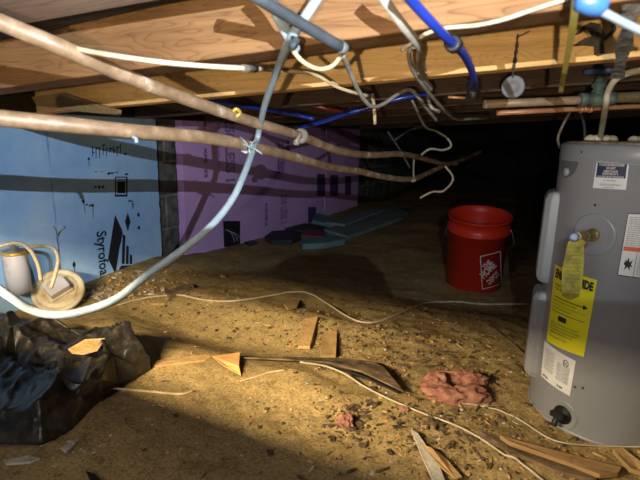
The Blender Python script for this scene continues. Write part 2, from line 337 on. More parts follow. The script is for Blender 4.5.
# joists (sloped)
def joist(name, y0, y1, x0, x1, zb, zt, m):
    mb = MB(); n = 24
    rings = []
    for i in range(n+1):
        x = x0+(x1-x0)*i/n; dz = SL*x
        rings.append([(x, y0, zb+dz), (x, y1, zb+dz), (x, y1, zt+dz), (x, y0, zt+dz)])
    mb.loft([[Vector(p) for p in r] for r in rings], False)
    return mb.build(name, m, bevel=0.003)
JG = 'floor joists overhead'
tag(joist('floor_joist', -0.23, -0.19, -1.55, 2.5, .9125, 1.0, M_shaded), 'timber floor joist behind the photographer', 'joist', JG)
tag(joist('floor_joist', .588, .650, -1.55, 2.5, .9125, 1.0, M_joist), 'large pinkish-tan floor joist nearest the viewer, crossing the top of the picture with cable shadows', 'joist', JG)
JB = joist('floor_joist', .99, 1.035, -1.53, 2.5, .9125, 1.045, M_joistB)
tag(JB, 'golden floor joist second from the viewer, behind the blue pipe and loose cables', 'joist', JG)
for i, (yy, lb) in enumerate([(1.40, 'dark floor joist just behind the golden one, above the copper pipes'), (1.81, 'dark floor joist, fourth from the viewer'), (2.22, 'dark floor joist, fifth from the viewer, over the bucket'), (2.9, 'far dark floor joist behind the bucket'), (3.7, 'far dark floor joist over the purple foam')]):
    tag(joist('floor_joist', yy, yy+.045, -1.55, 2.5, .9125, 1.045, M_shaded), lb, 'joist', JG)
# pinkish plank under the subfloor, top left
mb = MB(); rings = []
for x in [(-1.55+0.1*i) for i in range(19)]:
    z = .95+.028*x; rings.append([Vector((x, .10, z)), Vector((x, .48, z)), Vector((x, .48, z+.02)), Vector((x, .10, z+.02))])
mb.loft(rings, False)
tag(mb.build('ceiling_plank', M_pink, bevel=.002), 'wide pinkish-grey plank overhead in the top left corner', 'plank')
# dark duct strip between plank and joist with a knot-like hole
mb = MB(); mb.loft([[Vector((x, .49, .995+.05*x)), Vector((x, .575, .995+.058*x)), Vector((x, .575, 1.002+.058*x)), Vector((x, .49, 1.002+.05*x))] for x in [(-1.5+.1*i) for i in range(13)]], False)
sp = mb.build('vapor_strip', M_dkpipe)
tag(sp, 'dark grey plastic strip between the pinkish plank and the nearest joist', 'plastic strip')
# splintered ledger under the end of the golden joist
mb = MB()
pl = [PY(35, 97, .985), PY(66, 93, .985), PY(100, 104, .985), PY(122, 110, .985), PY(121, 116, .985), PY(84, 112, .985), PY(40, 106, .985)]
mb.prism(pl, (0, -0.012, 0))
tag(mb.build('splintered_board', M_splint, bevel=.001), 'splintered pale board nailed under the left end of the golden joist', 'board')
# girder shading the wall is dark; sill on top of the foam
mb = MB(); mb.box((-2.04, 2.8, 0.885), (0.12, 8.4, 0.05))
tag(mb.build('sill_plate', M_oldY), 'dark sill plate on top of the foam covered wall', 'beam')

# ------------------------------------------------------------ foam panels with printing
XB, XP = -2.05, -1.98
def wall_print(mb, polys, x, t=0.0015):
    for pl in polys: mb.prism([PX(a, b, x) for a, b in pl], (t, 0, 0))
def Zp(px, py, x): return PX(px, py, x).z
def panel(name, y0, y1, x, m, zt=.852, zb=-.06, thick=.045, jag=0.004, seed=0):
    mb = MB(); n = 30; rnd = random.Random(seed)
    e0 = [(y0+rnd.uniform(-jag, jag), zb+(zt-zb)*i/n) for i in range(n+1)]
    e1 = [(y1+rnd.uniform(-jag, jag), zb+(zt-zb)*i/n) for i in range(n+1)]
    loop = [Vector((x, a, b)) for a, b in e0]+[Vector((x, a, b)) for a, b in reversed(e1)]
    mb.v += loop+[v-Vector((thick, 0, 0)) for v in loop]; N = len(loop)
    for i in range(n):
        a, b, c, d = i, i+1, N-2-i, N-1-i
        mb.f += [(a, d, c, b), (a+N, b+N, c+N, d+N)]; mb.sm += [False]*2
    for i in range(N): mb.f.append((i, (i+1) % N, (i+1) % N+N, i+N)); mb.sm.append(False)
    return mb.build(name, m)
YJ = PX(56, 220, XB).y; YE = PX(159, 200, XB).y
FG = 'foam boards on the left wall'
p1 = panel('foam_board', -0.4, YJ-.006, XB, M_blue, seed=1)
tag(p1, 'blue foam insulation board at the left edge, behind the white canister', 'insulation board', FG)
p2 = panel('foam_board', YJ, YE, XB, M_blue, seed=2)
tag(p2, 'blue foam insulation board printed with a black slanted logo and vertical lettering', 'insulation board', FG)
y1 = PX(325, 170, XP).y
p3 = panel('foam_board', PX(184, 190, XP).y, y1, XP, M_purple, thick=.05, seed=3)
tag(p3, 'purple foam insulation board next to the bare block column', 'insulation board', FG)
p4 = panel('foam_board', y1+.012, 4.75, XP, M_purple, thick=.05, seed=4)
tag(p4, 'purple foam insulation board furthest back along the wall, behind the foam scraps', 'insulation board', FG)
xx = XB+.0008
def zb3(x, y): return (60+x/3, 130+y/3)
mb = MB()
wall_print(mb, [[zb3(*p) for p in pl] for pl in [
    [(165, 255), (186, 300), (166, 432), (144, 386)],
    [(188, 312), (196, 318), (193, 402), (185, 402)], [(199, 346), (206, 350), (205, 402), (197, 402)], [(209, 372), (216, 376), (216, 402), (209, 402)],
    [(164, 437), (184, 407), (229, 405), (205, 430)],
    [(181, 305), (188, 305), (182, 340), (177, 352)]]], xx)
part('printed_logo', mb, M_ink, p2)['label'] = 'black slanted block logo'
mb = MB(); a0 = PX(96.5, 232, xx); a1 = PX(101.5, 285, xx)
L = a0.z-a1.z
text_on(mb, 'Styrofoam', lambda u, v: Vector((xx+.0015, a0.y+v+u*0.0, a0.z-u)), abs(PX(108, 255, xx).y-PX(98.5, 255, xx).y), bold=.02, width=L)
part('printed_lettering', mb, M_ink, p2)
mb = MB()
wall_print(mb, [[zb3(*p) for p in pl] for pl in [
    [(203, 248), (211, 275), (203, 304), (195, 275)]]], xx)
for (x0_, y0_, x1_, y1_) in [(165, 140, 202, 143), (165, 140, 168, 197), (198, 140, 202, 200), (165, 194, 202, 200), (172, 148, 195, 150), (172, 154, 195, 190)]:
    wall_print(mb, [[zb3(x0_, y0_), zb3(x1_, y0_), zb3(x1_, y1_), zb3(x0_, y1_)]], xx)
rnd = random.Random(5)
for k in range(9):   # tall streaky characters at the top
    X0 = 96+k*10.5; t = 50+rnd.uniform(-8, 4); b = 72+rnd.uniform(-6, 14)
    wall_print(mb, [[zb3(X0, t), zb3(X0+2.2, t), zb3(X0+2.2, b), zb3(X0+.6, b)]], xx)
    if k % 2: wall_print(mb, [[zb3(X0, t), zb3(X0+9, t+2), zb3(X0+9, t+5), zb3(X0, t+4)]], xx)
    if k % 3 == 0: wall_print(mb, [[zb3(X0, (t+b)/2), zb3(X0+7, (t+b)/2), zb3(X0+7, (t+b)/2+4), zb3(X0, (t+b)/2+3)]], xx)
def blob(cx, cy, rx, ry, n=9, seed=0):
    r = random.Random(seed); return [(cx+rx*math.cos(2*math.pi*i/n)*r.uniform(.6, 1.2), cy+ry*math.sin(2*math.pi*i/n)*r.uniform(.6, 1.2)) for i in range(n)]
for i, (cx, cy, rx, ry) in enumerate([(86, 87, 3, 5), (195, 72, 7, 3), (146, 131, 5, 4), (157, 129, 7, 3), (170, 127, 4, 2), (70, 213, 4, 8), (80, 224, 4, 3), (89, 227, 4, 4), (98, 226, 5, 6), (210, 213, 9, 3), (235, 254, 4, 7), (236, 293, 4, 6), (42, 404, 5, 9), (108, 125, 5, 1.5), (125, 125, 4, 1.5), (106, 171, 4, 4), (118, 172, 4, 6), (128, 171, 4, 5), (200, 133, 7, 3), (218, 224, 2, 12)]):
    wall_print(mb, [[zb3(*p) for p in blob(cx, cy, rx, ry, seed=i)]], xx)
for (a, b, c, d) in [(70, 218, 75, 250), (98, 230, 99, 265), (86, 92, 87, 110), (42, 410, 44, 436)]:
    wall_print(mb, [[zb3(a, b), zb3(a+1.2, b), zb3(c+.8, d), zb3(c, d)]], xx)
part('printed_stamp', mb, M_ink, p2)['label'] = 'black certification stamp, diamond and ink spots'
xp = XP+.0008
mb = MB()
def vtext(mb, txt, px, py0, py1, wpx, x, **k):
    a = PX(px, py0, x); b = PX(px, py1, x)
    text_on(mb, txt, lambda u, v: Vector((x+.001, a.y+v, b.z+0+((a.z-b.z)-u))), abs(PX(px+wpx, py0, x).y-a.y), width=a.z-b.z, **k)
vtext(mb, 'R-5.0  XPS  25', 203, 122, 178, 3, xp, bold=.03)
vtext(mb, '258 LESS 1', 225, 118, 182, 9, xp, outline=.022)
vtext(mb, 'FOAM SHEATHING 24 IN', 217, 116, 172, 2, xp)
vtext(mb, 'R-5.0 XPS 25', 265, 204, 226, 2.5, xp, bold=.03)
vtext(mb, '258 LESS 1', 281, 195, 224, 6, xp, outline=.02)
vtext(mb, '258 LESS 1', 278, 143, 178, 6, xp, outline=.02)
wall_print(mb, [[(317, 174), (325, 174), (325, 196), (317, 196)], [(308, 207), (316, 207), (316, 226), (308, 226)]], xp)
part('printed_lettering', mb, M_pink_ink, p3)
mb = MB()
wall_print(mb, [[(223, 221), (240, 221), (240, 246), (224, 247)]], xp)
o = part('printed_logo', mb, M_ink, p3); o['label'] = 'black square logo with pale arcs'
mb = MB()
for k in range(3):
    a = [PX(225.5+k*3.2+9*math.sin(t), 245-k*1.5-17*(1-k*.2)*(1-math.cos(t)*.0)*math.cos(t)*.9, xp+.002) for t in [i*math.pi/16 for i in range(8)]]
    mb.tube(a, .0022, 4, sub=2)
mb2 = part('pale_arcs', mb, M_purple, o)
mb = MB()
wall_print(mb, [[(330, 175), (338, 175), (338, 196), (330, 196)], [(345, 176), (351, 176), (351, 195), (345, 195)]], xp)
part('printed_logo', mb, M_pink_ink, p4)
# crack with a root climbing the joint
mb = MB()
mb.tube([PX(a, b, XB+.003) for a, b in [(62, 292), (60, 270), (58.5, 250), (58, 236), (60, 231)]], lambda t: .003*(1-t*.5), 6)
mb.tube([PX(a, b, XB+.004) for a, b in [(58, 236), (56, 230), (53, 226)]], .0018, 5)
mb.tube([PX(a, b, XB+.004) for a, b in [(58, 237), (61, 231), (65, 228), (64, 226)]], .0018, 5)
tag(mb.build('root', M_bark), 'thin branching root climbing the joint between the blue boards', 'root')
mb = MB(); mb.box((-2.075, YE+.012, .42), (.035, .014, .86))
tag(mb.build('furring_strip', M_oldY), 'narrow dark strip at the right edge of the blue board', 'wood strip')

# ------------------------------------------------------------ shop light behind the camera (unseen added hood cuts the floor band)
SLX = -0.95
ro = empty('shop_light', (SLX, SLY-.03, SLZ-.06)); tag(ro, 'long unseen shop light behind the photographer with a hood added to shape its beam', 'work light')
def edge_at(target_y, dist):
    d = Vector((0, target_y-SLY, -SLZ)).normalized(); return Vector((SLX, SLY, SLZ))+d*dist
e1 = edge_at(1.93, .085); e0 = edge_at(.98, .085)
def plate(a, b, t):   # long plate through section points a, b
    mb = MB(); n = Vector((0, -(b-a).z, (b-a).y)).normalized()*t; h = Vector((.37, 0, 0))
    mb.prism([a-h, a+h, b+h, b-h], n); return mb
part('upper_beam_baffle', plate(Vector((SLX, SLY-.004, SLZ+.04)), e1, .002), M_tin, ro)
part('lower_beam_baffle', plate(e0, Vector((SLX, SLY-.03, SLZ-.045)), .002), M_tin, ro)
mb = MB(); mb.prism([Vector((SLX-.37, SLY-.03, SLZ-.045)), Vector((SLX+.37, SLY-.03, SLZ-.045)), Vector((SLX+.37, SLY-.004, SLZ+.04)), Vector((SLX-.37, SLY-.004, SLZ+.04))], (0, -.004, 0))
part('back_plate', mb, M_tin, ro)

# unseen plate added under the flash: keeps its light off the near floor
fb = []
for az, el in [(-95, 17), (-75, 18), (-45, 17.8), (-38.4, 18.4), (-36, 18.2), (-33.5, 16.6), (-28, 15.9), (-24, 16.2), (-22.2, 18.2), (-21.2, 21.5), (-10, 22), (5, 21), (25, 18), (40, 17)]:
    rr = .055/math.tan(R_(el)); fb.append(FLASH+Vector((math.sin(R_(az))*rr, math.cos(R_(az))*rr, -.055)))  # bulge in the plate outline shapes the dark hump on the far ground
fb += [FLASH+Vector((.10, -.06, -.055)), FLASH+Vector((-.10, -.06, -.055))]
mb = MB(); mb.prism(fb, (0, 0, -.002)); fl_ = empty('flash_baffle', FLASH+Vector((0, 0, -.06))); tag(fl_, 'black bracket holding the photographer\'s flash', 'bracket'); part('baffle_tray', mb, M_black, fl_)
mb = MB(); mb.box(FLASH+Vector((.012, -.02, -.03)), (.02, .012, .05)); part('baffle_post', mb, M_black, fl_)
# ------------------------------------------------------------ cables and pipes
def PC(px, py, d, r=.004):
    """keep a cable point in front of the joist face it hangs against"""
    p = P(px, py, d)
    for yf, yb in ((.588, .66), (.99, 1.045)):
        if p.z+r > .9125+SL*p.x-.001 and yf-r-.002 < p.y < yb+.25*(yf < .6):
            q = PY(px, py, yf-r-.003)
            if q.z+r > .9125+SL*q.x-.004: p = q
    return p
def cable(name, label, cat, m, r, pts, group=None, n=8, wob=0, kind=None, ry=None):
    mb = MB(); mb.tube([PC(*p, r=r) for p in pts], r, n, wob=wob, ry=ry)
    o = mb.build(name, m); tag(o, label, cat, group); return o
up = [(-40, 3, .54), (-10, 18, .56), (60, 47, .60), (130, 78, .68), (200, 104, .8), (250, 121, .92), (300, 136, 1.08), (340, 151, 1.3), (370, 155, 1.5), (400, 154, 1.7), (422, 158, 1.95), (446, 164, 2.3), (462, 160, 2.6), (482, 151, 3.0)]
lo = [(-40, 112, .57), (-10, 117, .6), (60, 124, .64), (130, 131, .70), (200, 137, .80), (240, 144, .9), (290, 156, 1.1), (330, 167, 1.35), (358, 171, 1.55), (385, 177, 1.75), (412, 179, 1.95), (430, 172, 2.2), (446, 165, 2.35), (458, 163, 2.5)]
PG = 'long tan water pipes'
o = cable('water_pipe', 'upper of two long tan pipes sweeping from the top left corner to the dark centre', 'pipe', M_pipe, .0104, up, PG, 16, .05)
mb = MB(); mb.add(*(lambda c: ([c+Vector((math.cos(t)*.006, math.sin(t*2)*.002, math.sin(t)*.007)) for t in [i*.8 for i in range(8)]], [tuple(range(8))]))(P(236, 112, .86)))
mb2 = MB(); mb2.tube([P(232, 113, .865), P(236, 109, .862), P(240, 113, .87), P(236, 117, .872)], .0035, 6); part('paint_spot', mb2, M_gold, o)['label'] = 'pale yellow glue blob'
mb = MB(); mb.lathe(P(301, 136, 1.085), (P(303, 137, 1.10)-P(300, 136, 1.08)), [(.013, -.012), (.017, -.006), (.018, 0), (.0155, .008), (.0125, .012)], 14); mb.tube([P(300, 134, 1.06), P(298, 139, 1.05), P(295, 143, 1.05), P(299, 143, 1.05)], .005, 6)
part('tape_wrap', mb, M_grey, o)['label'] = 'ragged whitish tape'
o = cable('water_pipe', 'lower of two long tan pipes, tied to the white tube', 'pipe', M_pipe, .0108, lo, PG, 16, .05)
mb = MB(); mb.lathe(P(247, 147, .925), (P(250, 147, .95)-P(246, 146, .91)), [(.0125, -.008), (.0135, 0), (.0125, .008)], 14)
for a in [(240, 137), (236, 142), (262, 154), (256, 140), (250, 157)]: mb.tube([P(249, 147, .90), P((249+a[0])/2, (147+a[1])/2-1, .895), P(a[0], a[1], .90)], .0014, 5)
part('zip_tie', mb, M_tube, o)['label'] = 'frayed white zip tie'
mb = MB(); mb.tube([P(133, 137, .685), P(136, 139, .683), P(136.5, 143, .683)], .0028, 6); part('water_drip', mb, M_tube, o)['label'] = 'small whitish drip'
mb = MB(); mb.tube([P(414, 159, 1.88), P(413.5, 170, 1.9), P(414, 181, 1.9)], .004, 6); mb.tube([P(411, 181, 1.9), P(416, 180, 1.9)], .007, 6)
tag(mb.build('pipe_hanger', M_grey), 'short grey hanger joining the two tan pipes in the dark centre', 'hanger')
cable('flexible_tube', 'bluish-white flexible tube hanging from the joists and looping down to the left edge', 'tube', M_tube, .0060,
      [(326, -14, .55), (315, 2, .56), (302, 22, .57), (289, 42, .60), (276, 74, .74), (265, 104, .86), (260, 126, .95), (257, 140, .97), (253, 150, .915), (245, 172, .86), (233, 198, .82), (213, 224, .78), (185, 248, .74), (150, 273, .71), (118, 298, .69), (88, 310, .68), (60, 315, .67), (32, 310, .66), (8, 295, .65), (-25, 272, .65)], n=12)
cable('ribbon_cable', 'flat pale blue-grey cable hanging from the top, crossing the black tube', 'cable', M_tube, .0075, [(262, -12, .56), (272, 4, .57), (282, 24, .58), (291, 40, .60), (297, 52, .62)], ry=.003)
mb = MB(); mb.tube([P(291, 43, .565), P(296, 47, .565)], .0062, 8); mb.tube([P(292, 38, .565), P(298, 41, .56)], .003, 6)
tag(mb.build('cable_staple', M_dkpipe), 'grey staple clamp where the white tube and flat cable cross', 'clamp')
cable('cable', 'thin tan cable looping below the flat cable up to the black tube end', 'cable', M_tan, .0028, [(293, 50, .60), (299, 58, .60), (308, 65, .61), (320, 69, .62), (332, 66, .62), (341, 56, .62)])
mb = MB(); mb.tube([P(248, -8, .50), P(300, 23, .55), P(344, 49, .60)], .0068, 14, sub=3)
bt = mb.build('conduit', M_dkpipe); tag(bt, 'short dark grey conduit slanting down from the top with a pale cable inside', 'conduit')
mb = MB(); mb.tube([P(340, 46.5, .596), P(345, 49.5, .601)], .0076, 14); part('end_ring', mb, M_txt, bt)['label'] = 'grey cut end'
cable('cable', 'cable hanging in a deep loop from the grey conduit end', 'cable', M_grey, .0036, [(342, 54, .62), (349, 70, .68), (357, 88, .74), (366, 102, .80), (374, 107, .84), (385, 103, .88), (398, 94, .92), (410, 90, .95), (418, 97, .98), (428, 110, 1.05), (437, 121, 1.15)])
cable('house_cable', 'long cream cable sagging along the nearest joist from the upper tan pipe', 'cable', M_cream, .0034, [(20, 30, .60), (70, 47, .61), (110, 55, .60), (160, 62, .60), (205, 66, .62), (240, 68, .64), (262, 69, .72)])
mb = MB(); mb.tube([P(243, 68, .645), P(256, 69, .69)], .0050, 8)
tag(mb.build('electrical_tape', M_rag), 'dark tape joint on the long cream cable', 'tape')
cable('cable', 'thin orange-tan cable continuing right from the tape joint along the golden joist', 'cable', M_tan, .0033, [(256, 69, .69), (272, 70, .80), (300, 72, .86), (318, 76, .90), (335, 86, .93), (352, 92, .95), (368, 96, 1.0)])
cable('ribbon_cable', 'double grey cable dropping from the top centre past the golden joist', 'cable', M_grey, .0062, [(378, -10, .50), (388, 5, .51), (402, 24, .53), (415, 40, .56), (420, 50, .61), (420, 64, .72), (424, 78, .80), (432, 90, .90)], ry=.0032)
cable('cable', 'thin grey-brown cable curling under the double grey cable into the dark', 'cable', M_grey, .0034, [(420, 46, .64), (412, 47, .64), (409, 54, .65), (412, 68, .70), (421, 83, .78), (432, 97, .90), (444, 110, 1.05), (456, 119, 1.2), (470, 119, 1.3), (490, 118, 1.5)])
cable('house_cable', 'cream cable stapled along the nearest joist, rising to the top right', 'cable', M_cream, .0024, [(402, 50, .60), (412, 43, .58), (428, 33, .56), (446, 28, .55), (478, 25, .53), (505, 19, .52), (535, 9, .51), (570, -2, .50), (600, -12, .49)])
mb = MB(); mb.tube([PC(404, -8, .46, .007), PC(418, 8, .48, .007), PC(434, 25, .50, .007), PC(450, 41, .54, .007), P(462, 52, .60), P(470, 66, .67), P(474, 80, .74), P(474, 90, .80)], .0052, 14)
bp_ = mb.build('blue_pipe', M_bluepex); tag(bp_, 'bright blue plastic pipe bending down in front of the golden joist', 'pipe')
mb = MB(); mb.lathe(P(453, 44, .555), P(458, 49, .58)-P(449, 40, .538), [(.0074, -.006), (.0095, -.005), (.0095, .005), (.0074, .006)], 14); mb.tube([P(457, 44, .55), P(461, 41, .55)], .004, 6)
part('clamp_ring', mb, M_black, bp_)
mb = MB(); mb.lathe(P(474, 88, .80), (0, 0, -1), [(.012, -.012), (.013, 0), (.010, .012), (.010, .02)], 12)
part('end_fitting', mb, M_black, bp_)
mb = MB(); mb.tube([P(448, 97, 1.2), P(465, 98, 1.2)], .0035, 8, sub=1)
tag(mb.build('copper_stub', M_copper), 'tiny copper stub beside the lower end of the bright blue pipe', 'pipe')
cable('blue_pipe', 'dim blue pipe in the dark behind the golden joist, rising to the right', 'pipe', M_bluepex, .007, [(300, 128, 1.5), (325, 121, 1.45), (345, 114, 1.4), (372, 107, 1.38), (398, 99, 1.35), (428, 93, 1.35)])
cable('blue_pipe', 'dim blue pipe in the dark running left from the other dim blue pipe', 'pipe', M_bluepex, .0065, [(205, 100, 1.6), (245, 106, 1.55), (280, 112, 1.52), (315, 119, 1.5)])
cable('red_pipe', 'dull red pipe in the dark above the dim blue pipes', 'pipe', M_redpex, .007, [(283, 101, 1.6), (305, 103, 1.6), (325, 108, 1.6), (345, 112, 1.62)])
cable('cable', 'thin grey cable hooking through the dark above the tan pipe junction', 'cable', M_grey, .004, [(412, 100, 1.42), (425, 126, 1.55), (436, 131, 1.6), (447, 138, 1.6), (451, 146, 1.6), (443, 150, 1.6), (430, 149, 1.6), (421, 155, 1.6)])
cable('cable', 'thin white cable dangling below the tan pipe junction', 'cable', M_cream, .005, [(445, 166, 2.2), (452, 175, 2.2), (452, 182, 2.2), (443, 191, 2.2), (432, 192, 2.2), (420, 198, 2.2)])
cable('cable', 'short vertical brown cable under the golden joist left of the dim blue pipe', 'cable', M_tan, .004, [(372, 94, 1.1), (374, 106, 1.1), (375, 124, 1.12)])
cable('cable', 'grey cable loop hanging at the lower end of the double grey cable', 'cable', M_grey, .004, [(430, 88, 1.0), (428, 98, 1.1), (432, 108, 1.1), (440, 112, 1.1)])
for i, (a, b, c) in enumerate([((395, 140), (410, 130), (425, 127)), ((388, 132), (400, 150), (410, 168))]):
    cable('wire', ['thin dark wire slanting above the junction of the tan pipes', 'thin dark wire crossing behind the tan pipes near the hanger'][i], 'wire', M_dkpipe, .004, [(*a, 1.7), (*b, 1.75), (*c, 1.8)])

# copper supply pipes and gate valve
mb = MB(); mb.tube([P(484, 104.3, 1.13), P(560, 101, 1.13), P(582, 100, 1.13)], .0098, 14, sub=2)
cp = mb.build('copper_pipe', M_copgrey); tag(cp, 'upper greyish copper pipe running into the gate valve above the water heater', 'pipe')
mb = MB(); mb.tube([P(612, 98, 1.13), P(622, 97.5, 1.13), P(640, 97, 1.13), P(700, 94, 1.13)], .0125, 14, wob=.15)
tag(mb.build('brass_nipple', M_brass), 'corroded brass pipe leaving the gate valve to the right', 'pipe')
mb = MB(); mb.tube([P(497, 113, 1.19), P(560, 109.8, 1.19), P(640, 106, 1.19), P(700, 103, 1.19)], .0062, 12, sub=2)
cp = mb.build('copper_pipe', M_copper); tag(cp, 'lower bright copper pipe with a coupling, just under the upper pipe', 'pipe')
mb = MB()
for a in (581, 590): mb.tube([P(a-1, 109, 1.19), P(a+2, 108.8, 1.19)], .0092, 12, sub=1)
mb.tube([P(581, 109, 1.19), P(591, 108.6, 1.19)], .0078, 12, sub=1); part('coupling', mb, M_copper, cp)
c0 = P(597, 99, 1.13); zup = Vector((0, 0, 1)); ax = (P(620, 98, 1.13)-P(580, 100, 1.13)).normalized()
gv = empty('gate_valve', c0-Vector((0, 0, .015))); tag(gv, 'greenish gate valve with dark blue wheel handle on the upper copper pipe', 'valve')
mb = MB(); mb.lathe(c0, ax, [(.013, -.042), (.016, -.040), (.016, -.026), (.012, -.022), (.017, -.012), (.018, 0), (.017, .012), (.012, .022), (.016, .026), (.016, .040), (.013, .042)], 16)
mb.lathe(c0, zup, [(.015, 0), (.015, .018), (.011, .022), (.016, .027), (.016, .034), (.010, .038), (.009, .048), (.0065, .050), (.006, .056)], 16)
part('valve_body', mb, M_verd, gv)
mb = MB(); hc = c0+zup*.060; n = 48
ring = lambda rr, h: [hc+Vector((math.cos(2*math.pi*j/n)*rr*(1+.09*math.cos(7*2*math.pi*j/n)), math.sin(2*math.pi*j/n)*rr*(1+.09*math.cos(7*2*math.pi*j/n)), h)) for j in range(n)]
mb.loft([ring(.030, -.006), ring(.036, -.002), ring(.036, .004), ring(.030, .008), ring(.02, .005)], True)
part('wheel_handle', mb, M_knob, gv)
mb = MB(); mb.lathe(hc, zup, [(.008, -.004), (.008, .012), (.005, .015)], 10); part('handle_nut', mb, M_verd, gv)

# small things overhead
o = PY(513, 87, 1.0)
rl = empty('plastic_dome', o); tag(rl, 'small round whitish plastic dome hanging under the golden joist on a dusty string', 'plastic dome')
mb = MB(); vd = (O-o).normalized()
mb.lathe(o, vd, [(.019, -.014), (.021, -.004), (.021, 0), (.019, .003), (.017, .0015), (.010, .006), (.002, .008)], 24); part('cap_body', mb, M_txt, rl)
mb = MB(); mb.tube([PY(518, 34, .984), PY(516, 50, .984), PY(514, 64, .984), PY(513, 72, .99), PY(512.5, 80, 1.0)], .0018, 5, wob=.4); mb.tube([PY(516, 38, .984), PY(524, 34, .984), PY(530, 31, .984)], .0013, 5)
for a, b, r in [(517, 45, .003), (516, 52, .0035), (515, 60, .004), (514, 66, .003)]: mb.lathe(PY(a, b, .983), (0, 0, 1), [(.001, -.008), (r, -.003), (r*.8, .003), (.001, .008)], 7)
part('dusty_string', mb, M_rag, rl)
def strip(pts, wid, m, name, label, cat, th=.0015):
    mb = MB(); P3 = [P(*p) for p in pts]; rings = []
    sp_ = spline(P3, 4)
    for i, p in enumerate(sp_):
        t = i/(len(sp_)-1); w = wid(t); rings.append([p-CR*w, p+CR*w, p+CR*w+FW*th, p-CR*w+FW*th])
    mb.loft(rings, False); o = mb.build(name, m); tag(o, label, cat); return o
strip([(577, -8, .46), (574, 20, .48), (570, 45, .52), (565, 70, .57), (561, 92, .62)], lambda t: .0040*(1-.35*t), M_strap, 'hanging_strap', 'narrow yellow strap hanging in front of the golden joist', 'strap')
strip([(636, -8, .47), (631, 18, .50), (626, 40, .54), (622, 60, .60), (618, 78, .66)], lambda t: .0075+.002*math.sin(t*14), M_rag, 'torn_felt', 'long dark torn felt strip hanging near the top right corner', 'felt', .004)
mb = MB()
q = [(574, 35), (583, 26), (591, 22), (600, 24), (604, 32), (603, 44), (604, 54), (598, 56), (594, 54), (594, 46), (583, 45), (572, 46), (585, 38), (592, 36), (588, 28), (580, 33)]
mb.prism([PY(a, b, .983) for a, b in q], (0, .006, 0))
mb.tube([PY(603, 40, .984), PY(609, 35, .984), PY(614, 30, .984), PY(613, 24, .984)], .003, 6)
tag(mb.build('torn_felt', M_rag), 'small ragged dark felt scrap stuck on the golden joist, right of the yellow strap', 'felt')
mb = MB(); cc = P(591, 3, .36); mb.lathe(cc, CR+CU*-.3, [(.004, -.012), (.008, -.009), (.0092, 0), (.008, .009), (.004, .012)], 18)
bc = mb.build('cable_connector', M_bconn); tag(bc, 'pale blue plastic connector very close to the lens at the top right', 'connector')
cable('cable', 'pale grey cable running right from the blue connector at the top right', 'cable', M_tube, .0032, [(598, 10, .36), (612, 17, .37), (628, 25, .38), (650, 35, .39), (680, 48, .40)])
cable('house_cable', 'thick cream cable arching down from the right edge into the water heater top', 'cable', M_cream, .0075, [(668, 60, 1.02), (645, 69, 1.04), (628, 73, 1.06), (615, 80, 1.07), (608, 92, 1.10), (606, 104, 1.12), (603, 122, 1.26), (600, 140, 1.36), (600, 150, 1.38)], wob=.1)
cable('cable', 'thin dark cable hanging in the dark left of the water heater top', 'cable', M_grey, .004, [(570, 112, 1.45), (563, 125, 1.45), (558, 138, 1.45), (560, 148, 1.48)])
cable('cable', 'thin dark vertical cable hanging left of the thick cream cable', 'cable', M_dkpipe, .004, [(580, 112, 1.45), (584, 124, 1.45), (585, 142, 1.45)])

# ------------------------------------------------------------ water heater
HX, HY, HR, HH = .173, 1.528, .200, .772
wh = empty('water_heater', (HX, HY, 0)); tag(wh, 'tall grey cylindrical electric water heater with yellow energy label standing on the dirt', 'water heater')
hc_ = Vector((HX, HY, 0))
mb = MB(); mb.lathe(hc_, (0, 0, 1), [(.192, -.03), (HR, -.02), (HR, .0), (HR, .728), (HR+.0015, .730), (HR+.0015, .764), (HR-.003, HH-.001), (HR-.012, HH)], 96); part('jacket', mb, M_jacket, wh)
mb = MB(); mb.lathe(hc_, (0, 0, 1), [(HR-.010, HH-.002), (HR-.012, HH+.004), (HR-.06, HH+.007), (.02, HH+.008), (.001, HH+.008)], 48); part('top_pan', mb, M_dust, wh)
mb = MB()
for a, b in [(590, 141), (612, 140), (634, 139), (596, 142), (641, 138), (606, 143)]:
    q = P(a, b, 1.36); mb.lathe(Vector((q.x, q.y, HH+.004)), (0, 0, 1), [(.014, 0), (.017, .008), (.011, .016), (.004, .019)], 9)
part('debris_on_top', mb, M_lid, wh)['label'] = 'whitish crumbs and fittings on the heater top'
def HCp(th, z, dr=0.0):
    t = R_(th); return Vector((HX+(HR+dr)*math.cos(t), HY+(HR+dr)*math.sin(t), z))
def hcyl(px, py):
    d = ray(px, py); ox, oy = O.x-HX, O.y-HY; a = d.x**2+d.y**2; b = 2*(ox*d.x+oy*d.y); c = ox*ox+oy*oy-HR*HR
    D = b*b-4*a*c
    t = (-b-math.sqrt(max(D, 0)))/2/a; q = O+d*t; return math.degrees(math.atan2(q.y-HY, q.x-HX)), q.z
